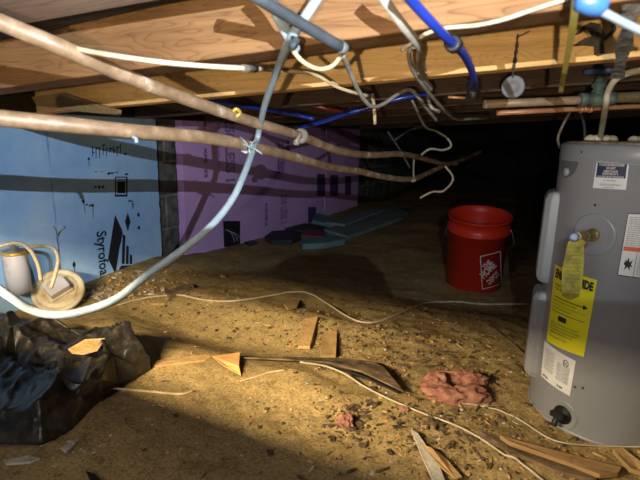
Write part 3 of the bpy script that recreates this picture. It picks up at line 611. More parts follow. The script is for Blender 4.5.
# seam under the cap
mb = MB(); mb.lathe(hc_, (0, 0, 1), [(HR+.0005, .7255), (HR+.0022, .7265), (HR+.0022, .7285), (HR+.0005, .7295)], 96, cap=False); part('cap_seam', mb, M_cover, wh)
def bil(c, u, v):   # corners tl,tr,br,bl as (theta,z)
    t = [c[0][k]*(1-u)+c[1][k]*u for k in (0, 1)]; b = [c[3][k]*(1-u)+c[2][k]*u for k in (0, 1)]
    return [t[k]*(1-v)+b[k]*v for k in (0, 1)]
def sticker(name, c, m, dr=.0012, u0=0, u1=1, v0=0, v1=1, parent=None):
    mb = MB(); n = 12; vs = []
    for j in range(5):
        for i in range(n+1):
            th, z = bil(c, u0+(u1-u0)*i/n, v0+(v1-v0)*j/4); vs.append(HCp(th, z, dr))
    mb.add(vs, [(j*(n+1)+i, j*(n+1)+i+1, (j+1)*(n+1)+i+1, (j+1)*(n+1)+i) for j in range(4) for i in range(n)], True)
    return part(name, mb, m, parent or wh)
def sticker_text(mb, c, txt, u, v, h, width, dr=.0022, bold=.01):
    """u,v = left baseline in label units, h and width in label units"""
    text_on(mb, txt, lambda a, b: HCp(*bil(c, u+a, v-b), dr), h, bold=bold, width=width)
navy = [(-125.0, .731), (-104.5, .733), (-104, .668), (-125.0, .665)]
st = sticker('warning_label', navy, M_paper); st['label'] = 'white warning label with navy panel'
sticker('navy_panel', navy, M_navy, .0017, .05, .95, .05, .60, st)
mb = MB()
for (t_, v_, h_, u_, w_) in [('IF WATER HEATER IS FLOODED', .17, .075, .12, .76), ('DO NOT', .29, .085, .36, .28), ('OPERATE UNTIL', .40, .075, .28, .44), ('INSPECTED BY A', .49, .07, .26, .48), ('QUALIFIED SERVICE TECHNICIAN', .585, .06, .10, .80)]: sticker_text(mb, navy, t_, u_, v_, h_, w_, bold=.03)
part('label_print', mb, M_white, st)['label'] = 'white lettering'
mb = MB()
for (t_, v_, h_, u_, w_) in [('TO AVOID DAMAGE', .72, .05, .30, .40), ('REPLACE FLOODED PARTS', .88, .065, .22, .62), ('SEE MANUAL', .97, .04, .36, .3)]: sticker_text(mb, navy, t_, u_, v_, h_, w_)
part('label_print', mb, M_txt, st)['label'] = 'dark lettering'
rt = [(-100.6, .614), (-70, .620), (-70, .462), (-100.9, .461)]
st = sticker('instruction_label', rt, M_paper); st['label'] = 'large white instruction label with orange stripe'
mb = MB(); 
for i in range(14):
    v = .05+i*.033; sticker_text(mb, rt, 'READ MANUAL BEFORE INSTALLING THIS UNIT KEEP CLEAR', .05, v+.02, .018, .9)
for i in range(9): sticker_text(mb, rt, 'SERVICE ONLY BY QUALIFIED PERSON', .34, .66+i*.036, .018, .6)
part('label_print', mb, M_txt, st)
sticker('warning_stripe', rt, M_orange, .0019, .03, .97, .52, .59, st)
for (a, b, c_, d_) in [(.0, .012, .0, 1), (.0, 1, .0, .012), (0, 1, .985, 1), (.29, .30, .6, 1)]: sticker('label_border', rt, M_ink, .0020, a, b, c_, d_, st)
mb = MB(); fl = [(.08, .80), (.12, .72), (.13, .76), (.16, .69), (.19, .77), (.24, .72), (.22, .80), (.26, .84), (.2, .83), (.22, .90), (.16, .84), (.10, .90), (.12, .83)]
mb.add([HCp(*bil(rt, u, v), .0022) for u, v in fl], [tuple(range(len(fl)))]); part('flame_symbol', mb, M_ink, st)
yl = [(-150.5, .446), (-112.6, .439), (-113.6, .230), (-148.5, .224)]
st = sticker('energy_label', yl, M_yel); st['label'] = 'yellow energy label'
mb = MB(); sticker_text(mb, yl, 'ENERGYGUIDE', .06, .145, .10, .90, bold=.06)
sticker_text(mb, yl, 'Estimated Yearly Energy Use', .08, .24, .03, .6); sticker_text(mb, yl, 'Water Heater - Electric', .1, .29, .03, .5)
part('label_lettering', mb, M_ink, st)
for (a, b, c_, d_) in [(.12, .86, .375, .387), (.05, .9, .47, .474), (.08, .9, .56, .567), (.3, .52, .60, .665)]: sticker('label_rule', yl, M_ink, .0020, a, b, c_, d_, st)
mb = MB(); ar = [(.83, .345), (.93, .378), (.83, .412)]; mb.add([HCp(*bil(yl, u, v), .0022) for u, v in ar], [(0, 1, 2)])
for i, (v, w_) in enumerate([(.43, .6), (.52, .5), (.72, .7), (.76, .75), (.80, .7), (.84, .6), (.90, .5)]): sticker_text(mb, yl, 'Estimated yearly electricity use compared', .1, v, .018, w_)
part('label_fine_print', mb, M_ink, st)
wl = [(-151.3, .221), (-118.7, .211), (-119.2, .108), (-149.5, .114)]
st = sticker('rating_label', wl, M_paper); st['label'] = 'white rating plate sticker'
mb = MB()
for i in range(12): sticker_text(mb, wl, ['CAPACITY US GAL', 'MAX WORKING PRESSURE', 'TEST PRESSURE 300 PSI'][i % 3], .08 if i % 2 else .12, .16+i*.05, .022, .35); sticker_text(mb, wl, ['VOLTS 240 PHASE', 'WATTS 4500', 'SERIAL NUMBER'][i % 3], .55, .3+i*.04, .022, .35)
for t in [i*math.pi/8 for i in range(16)]:
    mb.add([HCp(*bil(wl, .78+.075*rr*math.cos(t+dt), .20+.10*rr*math.sin(t+dt)), .0022) for rr, dt in ((1, 0), (1, .4), (.75, .4), (.75, 0))], [(0, 1, 2, 3)])
sticker_text(mb, wl, 'UL', .735, .24, .07, .09, bold=.04); sticker_text(mb, wl, 'UNIT 23X', .08, .93, .045, .22, bold=.05); sticker_text(mb, wl, 'E-84', .62, .93, .055, .16, bold=.05)
part('label_print', mb, M_txt, st)
# relief valve, embossed ring, tag
def radial(th): return Vector((math.cos(R_(th)), math.sin(R_(th)), 0))
def emboss(th, z, r, name, h=.003, parent=wh):
    mb = MB(); n = 40; rings = []
    for rr, d in [(r*1.04, .0), (r, h), (r*.9, h), (r*.8, 0.0005), (r*.5, .0005)]:
        rings.append([HCp(th+math.degrees(rr*math.cos(2*math.pi*j/n)/HR), z+rr*math.sin(2*math.pi*j/n), d) for j in range(n)])
    mb.loft(rings, True, cap=False); return part(name, mb, M_jacket, parent)
thv, zv = hcyl(593, 235); emboss(thv, zv, .052, 'embossed_ring')
mb = MB(); rd = radial(thv); c0 = HCp(thv, zv)
mb.lathe(c0, rd, [(.017, -.005), (.017, .003), (.013, .004), (.0105, .010), (.0105, .030), (.014, .031), (.014, .045), (.009, .048)], 16)
tn = P(574, 237, 1.08)-(c0+rd*.038); mb.lathe(c0+rd*.038, tn, [(.010, 0), (.009, .012), (.011, .014), (.011, tn.length*.8)], 14)
mb.lathe(c0+rd*.038, (0, 0, -1), [(.010, 0), (.010, .02), (.008, .026)], 12)
rv = part('relief_valve', mb, M_brass, wh); rv['label'] = 'brass pressure relief valve'
mb = MB(); kc = P(574, 237, 1.08); mb.lathe(kc, O-kc, [(.006, -.006), (.0105, -.004), (.011, .003), (.008, .006), (.004, .004)], 14); part('blue_cap', mb, M_knob, rv)
mb = MB()
tg = [(568, 243), (571, 239), (577, 238), (584, 240), (584, 262), (582, 285), (579, 297), (570, 300), (562, 296), (562, 270)]
tp = [P(a, b, 1.085+.0006*(b-240)) for a, b in tg]; mb.prism(tp, FW*.001)
tgp = part('warning_tag', mb, M_tag, rv); tgp['label'] = 'grubby yellow hanging tag'
mb = MB()
for i in range(13):
    yv = 248+i*3.9; a = P(566-.1*i, yv, 1.0835+.0006*(yv-240)); b = P(581-.15*i, yv+.6, 1.0835+.0006*(yv-240)); dr = (b-a); dn = Vector((0, 0, 1))
    text_on(mb, ['DANGER SCALDING', 'DO NOT REMOVE TAG', 'READ BEFORE USE'][i % 3], lambda u, v: a+dr.normalized()*u+dn*v, .0035, width=dr.length)
part('tag_print', mb, M_txt, tgp)
# drain valve
thd, zd = hcyl(562, 417); zd = max(zd, .045); emboss(thd, zd, .040, 'embossed_ring', .0025)
mb = MB(); rd = radial(thd); c0 = HCp(thd, zd)
mb.lathe(c0, rd, [(.026, -.003), (.026, .001), (.013, .002), (.012, .018), (.009, .022)], 18)
mb.tube([c0+rd*.02, c0+rd*.03+Vector((0, 0, -.012)), c0+rd*.032+Vector((0, 0, -.022))], .008, 10)
mb.box(c0+rd*.026+Vector((0, 0, .006)), (.034, .012, .014), Matrix.Rotation(R_(thd+90), 3, 'Z')); part('drain_valve', mb, M_black, wh)
# knockout (recess shade painted as a flat dark patch) and cap, screws
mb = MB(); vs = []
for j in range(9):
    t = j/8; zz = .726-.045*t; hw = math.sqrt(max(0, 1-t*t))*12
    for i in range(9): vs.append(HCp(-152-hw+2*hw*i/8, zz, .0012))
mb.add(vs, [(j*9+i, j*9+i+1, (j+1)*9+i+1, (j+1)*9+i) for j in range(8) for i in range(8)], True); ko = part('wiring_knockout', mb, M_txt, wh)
t_, z_ = hcyl(567.5, 172); mb = MB(); mb.lathe(HCp(t_, z_), radial(t_), [(.011, -.002), (.011, .007), (.009, .009), (.003, .009)], 14); part('knockout_plug', mb, M_cover, ko)
for a, b in [(582, 152), (595, 205), (575, 387), (583, 388)]:
    t_, z_ = hcyl(a, b); mb = MB(); mb.lathe(HCp(t_, z_), radial(t_), [(.0032, -.001), (.0032, .0015), (.001, .003)], 8); part('screw', mb, M_dkpipe, wh)
# side covers
def cover(z0, z1, name):
    th = -176; mb = MB(); rd = radial(th); tn = Vector((-rd.y, rd.x, 0)); rings = []
    for k, (z, dp, hw) in enumerate([(z0, .006, .050), (z0+.004, .018, .056), (z0+.02, .025, .060), (z1-.022, .025, .060), (z1-.006, .018, .056), (z1, .006, .050)]):
        c = hc_+Vector((0, 0, z)); sec = []
        for s_, d_ in [(-1, -.03), (-1, dp*.45), (-.78, dp), (.78, dp), (1, dp*.45), (1, -.03)]: sec.append(c+rd*(HR+d_)+tn*hw*s_)
        rings.append(sec)
    mb.loft(rings, False); return part(name, mb, M_cover, wh, bevel=.003)
cover(.378, .640, 'element_cover')['label'] = 'upper side element cover'
cover(.085, .352, 'element_cover')['label'] = 'lower side element cover'
mb = MB(); mb.lathe(hc_, (0, 0, 1), [(HR+.001, .002), (HR+.005, .004), (HR+.005, .010), (HR+.001, .012)], 80, cap=False); part('base_rim', mb, M_cover, wh)

# ------------------------------------------------------------ bucket
BX, BY = -.395, 2.64; br1, br0 = .157, .142
ztop = PY(479, 214, BY).z; zbt = ground(BX, BY)-.01; hb = ztop-zbt
bk = empty('bucket', (BX, BY, zbt)); tag(bk, 'orange-red plastic bucket with white square logo standing in the dark', 'bucket')
mb = MB(); h = hb
mb.lathe((BX, BY, zbt), (0, 0, 1), [(br0-.006, 0), (br0, .006), (br0+(br1-br0)*.80, h*.80), (br1+.004, h*.80), (br1+.004, h*.83), (br1-.004, h*.84), (br1-.002, h*.975), (br1+.004, h*.98), (br1+.004, h-.002), (br1, h), (br1-.005, h-.003), (br1-.010, h*.9), (br0-.003, .012), (.001, .010)], 64); part('pail', mb, M_red, bk)
mb = MB(); mb.tube([Vector((BX-br1-.006, BY, zbt+h*.86)), Vector((BX-br1-.03, BY-.06, zbt+h*.6)), Vector((BX-br1*.9, BY-.12, zbt+h*.42)), Vector((BX-.05, BY-.185, zbt+h*.34)), Vector((BX+br1*.7, BY-.14, zbt+h*.42)), Vector((BX+br1+.012, BY-.03, zbt+h*.66)), Vector((BX+br1+.006, BY, zbt+h*.86))], .0022, 6)
mb = MB(); mb.tube([Vector((BX-br1-.004, BY+.0, zbt+h*.84)), Vector((BX-br1-.02, BY+.06, zbt+h*.60)), Vector((BX-br1*.85, BY+.16, zbt+h*.45)), Vector((BX, BY+.21, zbt+h*.38)), Vector((BX+br1*.85, BY+.16, zbt+h*.45)), Vector((BX+br1+.02, BY+.06, zbt+h*.60)), Vector((BX+br1+.004, BY, zbt+h*.84))], .0022, 6); part('wire_handle', mb, M_tin, bk)
def bpt(px, py, dr=.0015):
    px -= 4
    d = ray(px, py)
    for i in range(2): pass
    rr = br1*.97; z = .2
    for i in range(6):
        rr = br0+(br1-br0)*max(0, min(1, (z-zbt)/h)) + dr
        ox, oy = O.x-BX, O.y-BY; a = d.x**2+d.y**2; b = 2*(ox*d.x+oy*d.y); c = ox*ox+oy*oy-rr*rr; D = max(b*b-4*a*c, 0)
        q = O+d*((-b-math.sqrt(D))/2/a); z = q.z
    return q
mb = MB()
def bl(p, q, w):
    n = 10; pts = [(p[0]+(q[0]-p[0])*i/n, p[1]+(q[1]-p[1])*i/n) for i in range(n+1)]
    dx, dy = q[0]-p[0], q[1]-p[1]; L = math.hypot(dx, dy); nx_, ny_ = -dy/L*w/2, dx/L*w/2
    for i in range(n): mb.add([bpt(pts[i][0]+nx_, pts[i][1]+ny_), bpt(pts[i+1][0]+nx_, pts[i+1][1]+ny_), bpt(pts[i+1][0]-nx_, pts[i+1][1]-ny_), bpt(pts[i][0]-nx_, pts[i][1]-ny_)], [(0, 1, 2, 3)])
for a, b in [((484.5, 252), (504, 248)), ((504, 248), (505, 284)), ((505, 284), (486.5, 287)), ((486.5, 287), (484.5, 252))]: bl(a, b, .8)
ca, sa = math.cos(R_(-42)), math.sin(R_(-42))
for t_, ox_, oy_, h_, w_ in [('THE', 489, 266, 5.0, 10), ('HOME', 488, 276, 7.5, 19), ('DEPOT', 494, 283, 6.0, 15)]:
    text_on(mb, t_, lambda u, v: bpt(min(504.3, ox_+u*ca*.9+v*sa*-1*-1*.9), oy_+u*sa-v*ca), h_, bold=.03, width=w_)
part('printed_logo', mb, M_white, bk)['label'] = 'white square outline with slanted stencil lettering'
bk.rotation_euler = Matrix.Rotation(R_(10), 3, Vector((math.cos(yaw*.4), math.sin(yaw*.4), 0))).to_euler(); bk.location.z += .015

# ------------------------------------------------------------ things on the dirt
def slab(name, px, lift, th, m, label, cat, group=None, lifts=None, bevel=.0008):
    mb = MB(); poly = [G(a, b, (lifts[i] if lifts else lift)) for i, (a, b) in enumerate(px)]
    mb.prism(poly, (0, 0, -th)); o = mb.build(name, m, bevel=bevel); tag(o, label, cat, group); return o
def gcable(name, label, cat, m, r, px, lift=None, group=None, n=8):
    mb = MB(); lf = lift or [r]*len(px)
    pts = [G(a, b, lf[i]) for i, (a, b) in enumerate(px)]
    pts = spline(pts, 6)
    for p in pts: p.z = max(p.z, ground(p.x, p.y)+r*.7)
    mb.tube(pts, r, n, sub=1); o = mb.build(name, m); tag(o, label, cat, group); return o
gcable('ground_wire', 'thin white wire snaking across the dirt from the blue foam wall past the bucket', 'wire', M_cream, .0042, [(118, 305), (140, 299), (160, 296), (180, 295), (205, 300), (232, 301), (262, 297), (292, 292), (308, 293), (325, 302), (345, 315), (362, 322), (380, 321), (405, 311), (425, 303), (445, 302), (480, 304), (530, 304)])
gcable('ground_wire', 'pale stiff wire running from under the warped board towards the bottom right', 'wire', M_cream, .0030, [(300, 362), (325, 366), (345, 374), (362, 385), (385, 397), (420, 412), (455, 425), (480, 438), (505, 455), (525, 466), (545, 482)], [.03, .03, .022, .012, .006, .004, .004, .004, .004, .004, .004])
gcable('ground_wire', 'dull brown cable stub sticking out of the dirt right of the black plastic', 'wire', M_tan, .0042, [(98, 388), (120, 389), (145, 391), (165, 393), (182, 394), (193, 391)])
gcable('ground_wire', 'thin pale wire along the foot of the water heater', 'wire', M_cream, .0022, [(455, 402), (490, 408), (520, 420), (545, 436), (565, 443), (600, 446), (645, 447)], [.003, .003, .004, .006, .008, .008, .008])
gcable('twig', 'curved thin twig in the dirt left of the warped board', 'twig', M_tan, .003, [(240, 381), (255, 377), (272, 372), (285, 370)])
gcable('twig', 'thin dark twig in the dirt beside the water heater', 'twig', M_bark, .003, [(490, 325), (505, 337), (520, 350), (526, 356)])
gcable('twig', 'thin dark twig behind the pink insulation', 'twig', M_bark, .003, [(398, 364), (420, 366), (445, 366)])
gcable('twig', 'curved root between the pink insulation and the water heater', 'twig', M_bark, .0025, [(470, 372), (488, 378), (500, 388), (512, 392)])

# warped dark board
slab('warped_board', [(240, 357), (285, 359), (330, 362), (362, 371), (392, 385), (404, 391), (384, 367), (372, 361), (345, 358), (300, 357)], .03, .006, M_bark, 'warped dark brown board lying across the middle of the dirt', 'board', lifts=[.012, .022, .030, .036, .036, .028, .036, .036, .028, .02])
slab('board_shadow', [(300, 360), (335, 366), (370, 379), (398, 392), (402, 389), (372, 374), (340, 363), (310, 358)], .014, .006, M_black, 'thin black strip standing in for the shadow under the edge of the warped board', 'strip')  # black sliver stands in for the shadow beneath the raised board
slab('wood_chip', [(212, 356), (240, 352), (239, 366), (241, 375), (225, 366)], .02, .004, M_leaf, 'bright orange-tan triangular chip at the left end of the warped board', 'chip', lifts=[.012, .03, .022, .004, .012])
slab('wood_chip', [(299, 340), (304, 319), (318, 316), (313, 340), (310, 346), (298, 346)], .016, .012, M_chip, 'upright rectangular tan wood offcut behind the warped board', 'chip')
slab('wood_chip', [(320, 356), (322, 334), (337, 332), (336, 355)], .016, .012, M_chip, 'second tan wood offcut, right of the upright one', 'chip')
slab('wood_chip', [(284, 304), (290, 299), (300, 300), (297, 307), (288, 309)], .012, .006, M_chip, 'small tan chip just below the white wire', 'chip')
slab('wood_chip', [(165, 291), (190, 283), (194, 286), (170, 296)], .018, .014, M_bark, 'dark wooden offcut near the block column', 'chip')
slab('long_splinter', [(500, 435), (540, 446), (590, 459), (622, 467), (618, 473), (600, 474), (575, 465), (540, 452), (510, 442)], .022, .012, M_splint, 'long bright pine splinter at the bottom right in front of the water heater', 'splinter')
slab('long_splinter', [(478, 430), (520, 440), (560, 458), (600, 474), (596, 480), (555, 470), (520, 454), (485, 438)], .012, .010, M_bark, 'long dull splinter below the bright pine one', 'splinter')
slab('long_splinter', [(613, 449), (622, 447), (642, 462), (642, 472), (630, 468)], .022, .012, M_chip, 'short thick splinter at the right edge by the heater foot', 'splinter')
slab('long_splinter', [(411, 429), (418, 433), (438, 462), (446, 482), (434, 482), (424, 460)], .014, .006, M_pebble, 'pale flat splinter pointing down at the bottom centre', 'splinter')
slab('long_splinter', [(420, 443), (432, 448), (446, 458), (462, 476), (455, 478), (438, 464)], .016, .005, M_splint, 'shorter tan splinter crossing the pale one at the bottom centre', 'splinter')
slab('flat_stick', [(150, 361), (205, 354), (213, 356), (205, 360), (155, 366)], .006, .006, M_chip, 'thin reddish stick half buried left of the orange chip', 'stick')
slab('paper_scrap', [(68, 349), (85, 339), (106, 338), (98, 350), (84, 354), (72, 353)], .07, .003, M_chip, 'pale tan paper scrap on the black plastic sheet', 'paper', lifts=[.125, .135, .135, .135, .13, .125])
slab('pale_stick', [(0, 405), (14, 400), (22, 403), (10, 409), (0, 413)], .03, .01, M_pebble, 'pale broken wood piece by the left edge beside the plastic', 'stick')
slab('pale_stick', [(4, 460), (28, 455), (40, 458), (30, 462), (6, 464)], .008, .005, M_pebble, 'pale splinter at the bottom left corner', 'stick')
slab('pale_stick', [(60, 448), (72, 440), (76, 443), (66, 452)], .008, .004, M_pebble, 'short pale splinter just below the front fold of the black plastic', 'stick')
slab('dark_shard', [(85, 470), (95, 474), (104, 482), (90, 480)], .01, .004, M_black, 'small dark shard at the bottom edge on the left', 'shard')

# scraps of foam in the back
FGp = 'foam scraps on the dirt at the back'
slab('foam_scrap', [(300, 241), (303, 236), (348, 229), (352, 234), (345, 239), (325, 243), (303, 244)], .045, .04, M_teal, 'pale teal foam bar at the front of the scrap pile', 'foam scrap', FGp)
slab('foam_scrap', [(313, 216), (318, 213), (340, 219), (342, 224), (330, 224), (312, 220)], .06, .03, M_teal, 'bright teal foam bar at the back of the scrap pile', 'foam scrap', FGp)
slab('foam_board_scrap', [(324, 229), (395, 206), (409, 212), (402, 217), (348, 236)], .06, .03, M_greyfoam, 'long grey-green foam board in the scrap pile', 'foam scrap', FGp)
slab('foam_board_scrap', [(326, 222), (370, 209), (385, 209), (345, 224)], .085, .02, M_greyfoam, 'second grey-green foam board lying on the long one', 'foam scrap', FGp)
slab('red_scrap', [(301, 235), (307, 229), (326, 231), (324, 236)], .06, .03, M_redpex, 'dark red scrap in the foam pile', 'scrap', FGp)
slab('dark_scrap', [(265, 236), (272, 231), (298, 229), (304, 234), (292, 240), (272, 240)], .04, .035, M_dkpipe, 'dark grey flat scrap at the left of the foam pile', 'scrap', FGp)
slab('dark_scrap', [(285, 228), (305, 223), (328, 227), (310, 232)], .05, .03, M_dkpipe, 'dark grey scrap behind the red one', 'scrap', FGp)
slab('dark_scrap', [(244, 242), (252, 240), (258, 242), (250, 245)], .015, .01, M_dkpipe, 'small dark chip at the foot of the purple board', 'scrap')

# canister and round lid by the wall
cpos = PX(20, 291, -1.97)
cn = empty('canister', cpos); cdir = Vector((0.02, -.03, 1)).normalized()
cz = (PY(20, 252, cpos.y).z-cpos.z)
tag(cn, 'small white cylindrical canister with yellow rim at the far left against the blue board', 'canister')
crd = .045
mb = MB(); mb.lathe(cpos, cdir, [(crd, 0), (crd, cz*.95), (crd*.9, cz*.97), (crd*.9, cz)], 28); part('can_body', mb, M_can, cn)
mb = MB(); mb.lathe(cpos, cdir, [(crd*.97, cz*.94), (crd*1.06, cz*.95), (crd*1.06, cz*1.0), (crd*.9, cz*1.02)], 28, cap=False); part('rim_band', mb, M_gold, cn)
mb = MB(); mb.lathe(cpos+cdir*cz, cdir, [(crd*.9, -.004), (crd*.85, .004), (.018, .005), (.018, .018), (.006, .020), (.006, .034), (.002, .035)], 16)
mb.tube([cpos+cdir*cz+Vector((-.02, 0, .005)), cpos+cdir*cz+Vector((-.02, 0, .03))], .004, 6); part('top_fitting', mb, M_tin, cn)
lpos = G(60, 306); ldir = (Vector((0.50, -0.48, .70))).normalized(); lc = lpos+Vector((0, 0, .07))
ld = empty('drain_cleanout', lpos); tag(ld, 'round cream dusty cleanout plug with square knob leaning beside the canister', 'cleanout plug')
lr = .105
mb = MB(); mb.lathe(lc, ldir, [(lr*.86, -.035), (lr*.9, -.030), (lr*.98, -.012), (lr, -.008), (lr, .006), (lr*.95, .010), (lr*.86, .010), (lr*.84, .006), (lr*.74, .006), (lr*.72, .010), (lr*.62, .011), (lr*.60, .008), (.01, .010), (.001, .010)], 48); part('lid_disc', mb, M_lid, ld)
q = ldir.to_track_quat('Z', 'Y').to_matrix() @ Matrix.Rotation(R_(35), 3, 'Z')
mb = MB(); mb.box(lc+ldir*.032, (.088, .066, .046), q); part('square_knob', mb, M_can, ld, bevel=.006)
mb = MB(); mb.box(lc+ldir*.013, (.100, .080, .010), q); part('knob_plinth', mb, M_lid, ld, bevel=.004)
for nm, lb, pts in [('hose', 'white hose arching over the canister from the left edge', [(-14, 250, 1.55), (4, 245, 1.56), (18, 243, 1.58), (30, 250, 1.60), (38, 265, 1.62), (41, 281, 1.64)]),
                    ('hose', 'white hose arching right of the canister down to the round lid', [(30, 247, 1.72), (42, 246, 1.71), (53, 248, 1.70), (58, 258, 1.69), (56, 272, 1.66), (51, 288, 1.64)])]:
    cable(nm, lb, 'hose', M_cream, .0065, pts, 'hoses by the canister')

# black plastic sheet
def bag():
    from mathutils.geometry import delaunay_2d_cdt
    V = [(-60, 436, 0), (-30, 442, 0), (0, 446, 0), (40, 447, 0), (72, 430, 0), (99, 403, 0), (106, 390, .02),
         (-60, 400, .07), (-30, 408, .07), (0, 412, .07), (30, 396, .095), (58, 378, .115), (82, 380, .10), (100, 382, .07), (40, 412, .075), (42, 430, .03), (80, 402, .045),
         (-30, 385, .075), (22, 376, .06), (48, 370, .06), (78, 366, .075),
         (92, 356, .10), (112, 341, .13), (128, 327, .15), (139, 340, .12), (149, 356, .06), (151, 370, 0), (136, 380, 0), (118, 386, 0), (112, 364, .07), (130, 356, .08),
         (-60, 305, .13), (-20, 309, .13), (6, 315, .13), (20, 317, .12), (50, 324, .09), (80, 334, .07), (103, 337, .08), (118, 329, .10),
         (-40, 345, .10), (5, 350, .10), (16, 358, .07), (35, 350, .085), (64, 356, .085), (86, 350, .08), (14, 330, .13), (40, 336, .10), (66, 341, .07)]
    p2 = [Vector((a, b)) for a, b, c in V]
    out = delaunay_2d_cdt(p2, [], [], 0, 1e-6); tris = out[2]
    P3 = [G(*v) for v in V]; N = 14; mb = MB(); cache = {}; vs = []; fs = []
    def bad(t):   # long skinny hull triangles
        return max((p2[t[i]]-p2[t[i-1]]).length for i in range(3)) > 75
    for t in tris:
        if bad(t): continue
        A, B, C = [P3[i] for i in t]; loc = {}
        for i in range(N+1):
            for j in range(N+1-i):
                p = A+(B-A)*(i/N)+(C-A)*(j/N); key = (round(p.x, 4), round(p.y, 4), round(p.z, 4))
                if key not in cache:
                    gz = ground(p.x, p.y); e = sstep(0, .05, p.z-gz)
                    w1 = p*6+Vector((noise.noise(p*4), noise.noise(p*4+Vector((9, 0, 0))), 0))*1.4
                    c = (1-abs(noise.noise(w1)))**4*.034+(1-abs(noise.noise(w1*2.1+Vector((3, 3, 3)))))**4*.018-.016
                    n3 = noise.noise(p*14)*.004
                    q = Vector(p); q.z = max(p.z+c*e+n3*e, gz+.004)
                    cache[key] = len(vs); vs.append(q)
                loc[(i, j)] = cache[key]
        for i in range(N):
            for j in range(N-i):
                fs.append((loc[(i, j)], loc[(i+1, j)], loc[(i, j+1)]))
                if i+j < N-1: fs.append((loc[(i+1, j)], loc[(i+1, j+1)], loc[(i, j+1)]))
    for v in vs: v.x = max(v.x, -2.03)
    mb.add(vs, fs, True); o = mb.build('plastic_sheet', M_bag)
    tag(o, 'crumpled black plastic sheet lying on the dirt at the lower left', 'plastic sheet'); return o
bag()

# pink insulation
def lump(name, cpx, rx, ry, rz, m, label, cat, seed=0, lift=.0, rotz=0, amp=.35, fr=14, parts=None):
    c = G(*cpx); mb = MB(); n, k = 56, 28; vs = []
    for a in range(k+1):
        ph = math.pi*a/k
        for b in range(n):
            th = 2*math.pi*b/n; d = Vector((math.sin(ph)*math.cos(th), math.sin(ph)*math.sin(th), math.cos(ph)))
            q = Vector((d.x*rx, d.y*ry, d.z*rz)); nn = noise.noise(q*fr*2.2+Vector((seed, 0, 0)))*.6+noise.noise(q*fr*6+Vector((seed, 3, 0)))*.5
            q *= 1+amp*nn; x, y = q.x*math.cos(rotz)-q.y*math.sin(rotz), q.x*math.sin(rotz)+q.y*math.cos(rotz)
            vs.append((c.x+x, c.y+y, c.z+rz*.55+lift+q.z))
    fs = [(a*n+b, a*n+(b+1) % n, (a+1)*n+(b+1) % n, (a+1)*n+b) for a in range(k) for b in range(n)]
    return mb.add(vs, fs, True)
# one torn batt: three joined lobes in one mesh
mb = lump('', (455, 399), .105, .036, .028, M_insul, '', '', 1, rotz=.42, amp=.7, fr=9)
m2 = lump('', (436, 388), .045, .040, .032, M_insul, '', '', 5, rotz=.5, amp=.5); mb.add(m2.v, m2.f, True)
m2 = lump('', (462, 381), .075, .030, .022, M_insul, '', '', 8, rotz=.40, amp=.6); mb.add(m2.v, m2.f, True)
tag(mb.build('fibreglass_insulation', M_insul), 'torn pink fibreglass insulation clump on the dirt left of the water heater', 'insulation')
mb = lump('', (346, 424), .022, .018, .02, M_insul, '', '', 3, amp=.7, fr=25)
tag(mb.build('fibreglass_insulation', M_insul), 'tiny pink insulation tuft among dark crumbs left of centre', 'insulation')
mb = lump('', (404, 410), .016, .010, .008, M_insul, '', '', 4, amp=.5, fr=25)
tag(mb.build('fibreglass_insulation', M_insul), 'tiny pink flake below the pale stiff wire', 'insulation')

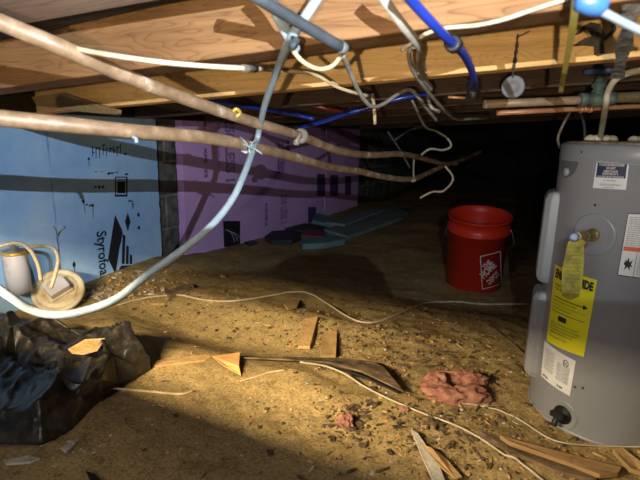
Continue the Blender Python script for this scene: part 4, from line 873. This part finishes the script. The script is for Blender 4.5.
# uncountable crumbs
def crumbs(name, label, m, n, seed, regions, smin, smax, flat=.5, slim=.7):
    rnd = random.Random(seed); mb = MB()
    for i in range(n):
        reg = regions[rnd.randrange(len(regions))]
        a, b = rnd.gauss(reg[0], reg[2]), rnd.gauss(reg[1], reg[3])
        if b < 262 or b > 500: continue
        p = G(a, b)
        if p.x < -2.03 or (Vector((p.x-HX, p.y-HY)).length < HR+.01): continue
        s = rnd.uniform(smin, smax)*(rnd.random()**3*1.3+.35); L_ = s*rnd.uniform(.8, 1.5)
        if rnd.random() < slim*.45: L_ *= 2.6; s *= .6
        an = rnd.uniform(0, math.pi); ti = rnd.uniform(-.3, .3)
        M = Matrix.Rotation(an, 3, 'Z') @ Matrix.Rotation(ti, 3, 'Y'); k = 6
        vs = []
        for lv in (0, 1):
            for j in range(k):
                t = 2*math.pi*j/k; r = rnd.uniform(.45, 1.15); v = Vector((math.cos(t)*r*L_, math.sin(t)*r*s, (lv-.3)*s*flat*2)); vs.append(Vector((p.x, p.y, ground(p.x, p.y)))+M @ v)
        mb.add(vs, [tuple(reversed(range(k))), tuple(range(k, 2*k))]+[(j, (j+1) % k, k+(j+1) % k, k+j) for j in range(k)])
    o = mb.build(name, m); tag(o, label, 'debris', None, 'stuff')
ALL = [(320, 400, 190, 60), (250, 310, 90, 14), (450, 350, 60, 35), (430, 400, 60, 35), (360, 335, 60, 14)]
crumbs('dark_crumbs', 'dark soil crumbs and bits of bark scattered over the dirt', M_dkdeb, 2200, 1, ALL+[(400, 410, 60, 30), (350, 420, 14, 10), (460, 440, 50, 20), (350, 345, 40, 12), (200, 300, 50, 10)], .0022, .0065)
crumbs('tan_chips', 'small tan wood chips scattered over the dirt', M_chip, 1500, 2, ALL+[(420, 420, 60, 30), (560, 460, 60, 14), (480, 350, 30, 30)], .002, .006)
crumbs('pale_flakes', 'small pale flakes and pebbles scattered over the dirt', M_pebble, 900, 3, ALL+[(70, 430, 30, 20), (430, 400, 50, 40)], .0015, .0045, .4)
crumbs('wall_rubble', 'pale rubble heaped along the foot of the blue board', M_pebble, 260, 4, [(110, 292, 22, 5), (140, 280, 18, 6), (90, 296, 20, 4)], .004, .012, .5, .5)
crumbs('wall_crumbs', 'brown rubble heaped along the foot of the blue board', M_chip, 200, 5, [(120, 290, 24, 7), (160, 285, 24, 8)], .004, .011, .5, .5)
crumbs('dark_twigs', 'heap of dark twigs and bark around the pine splinters', M_bark, 260, 6, [(530, 455, 60, 14), (440, 420, 30, 14), (350, 425, 12, 8)], .004, .008, .4, .95)
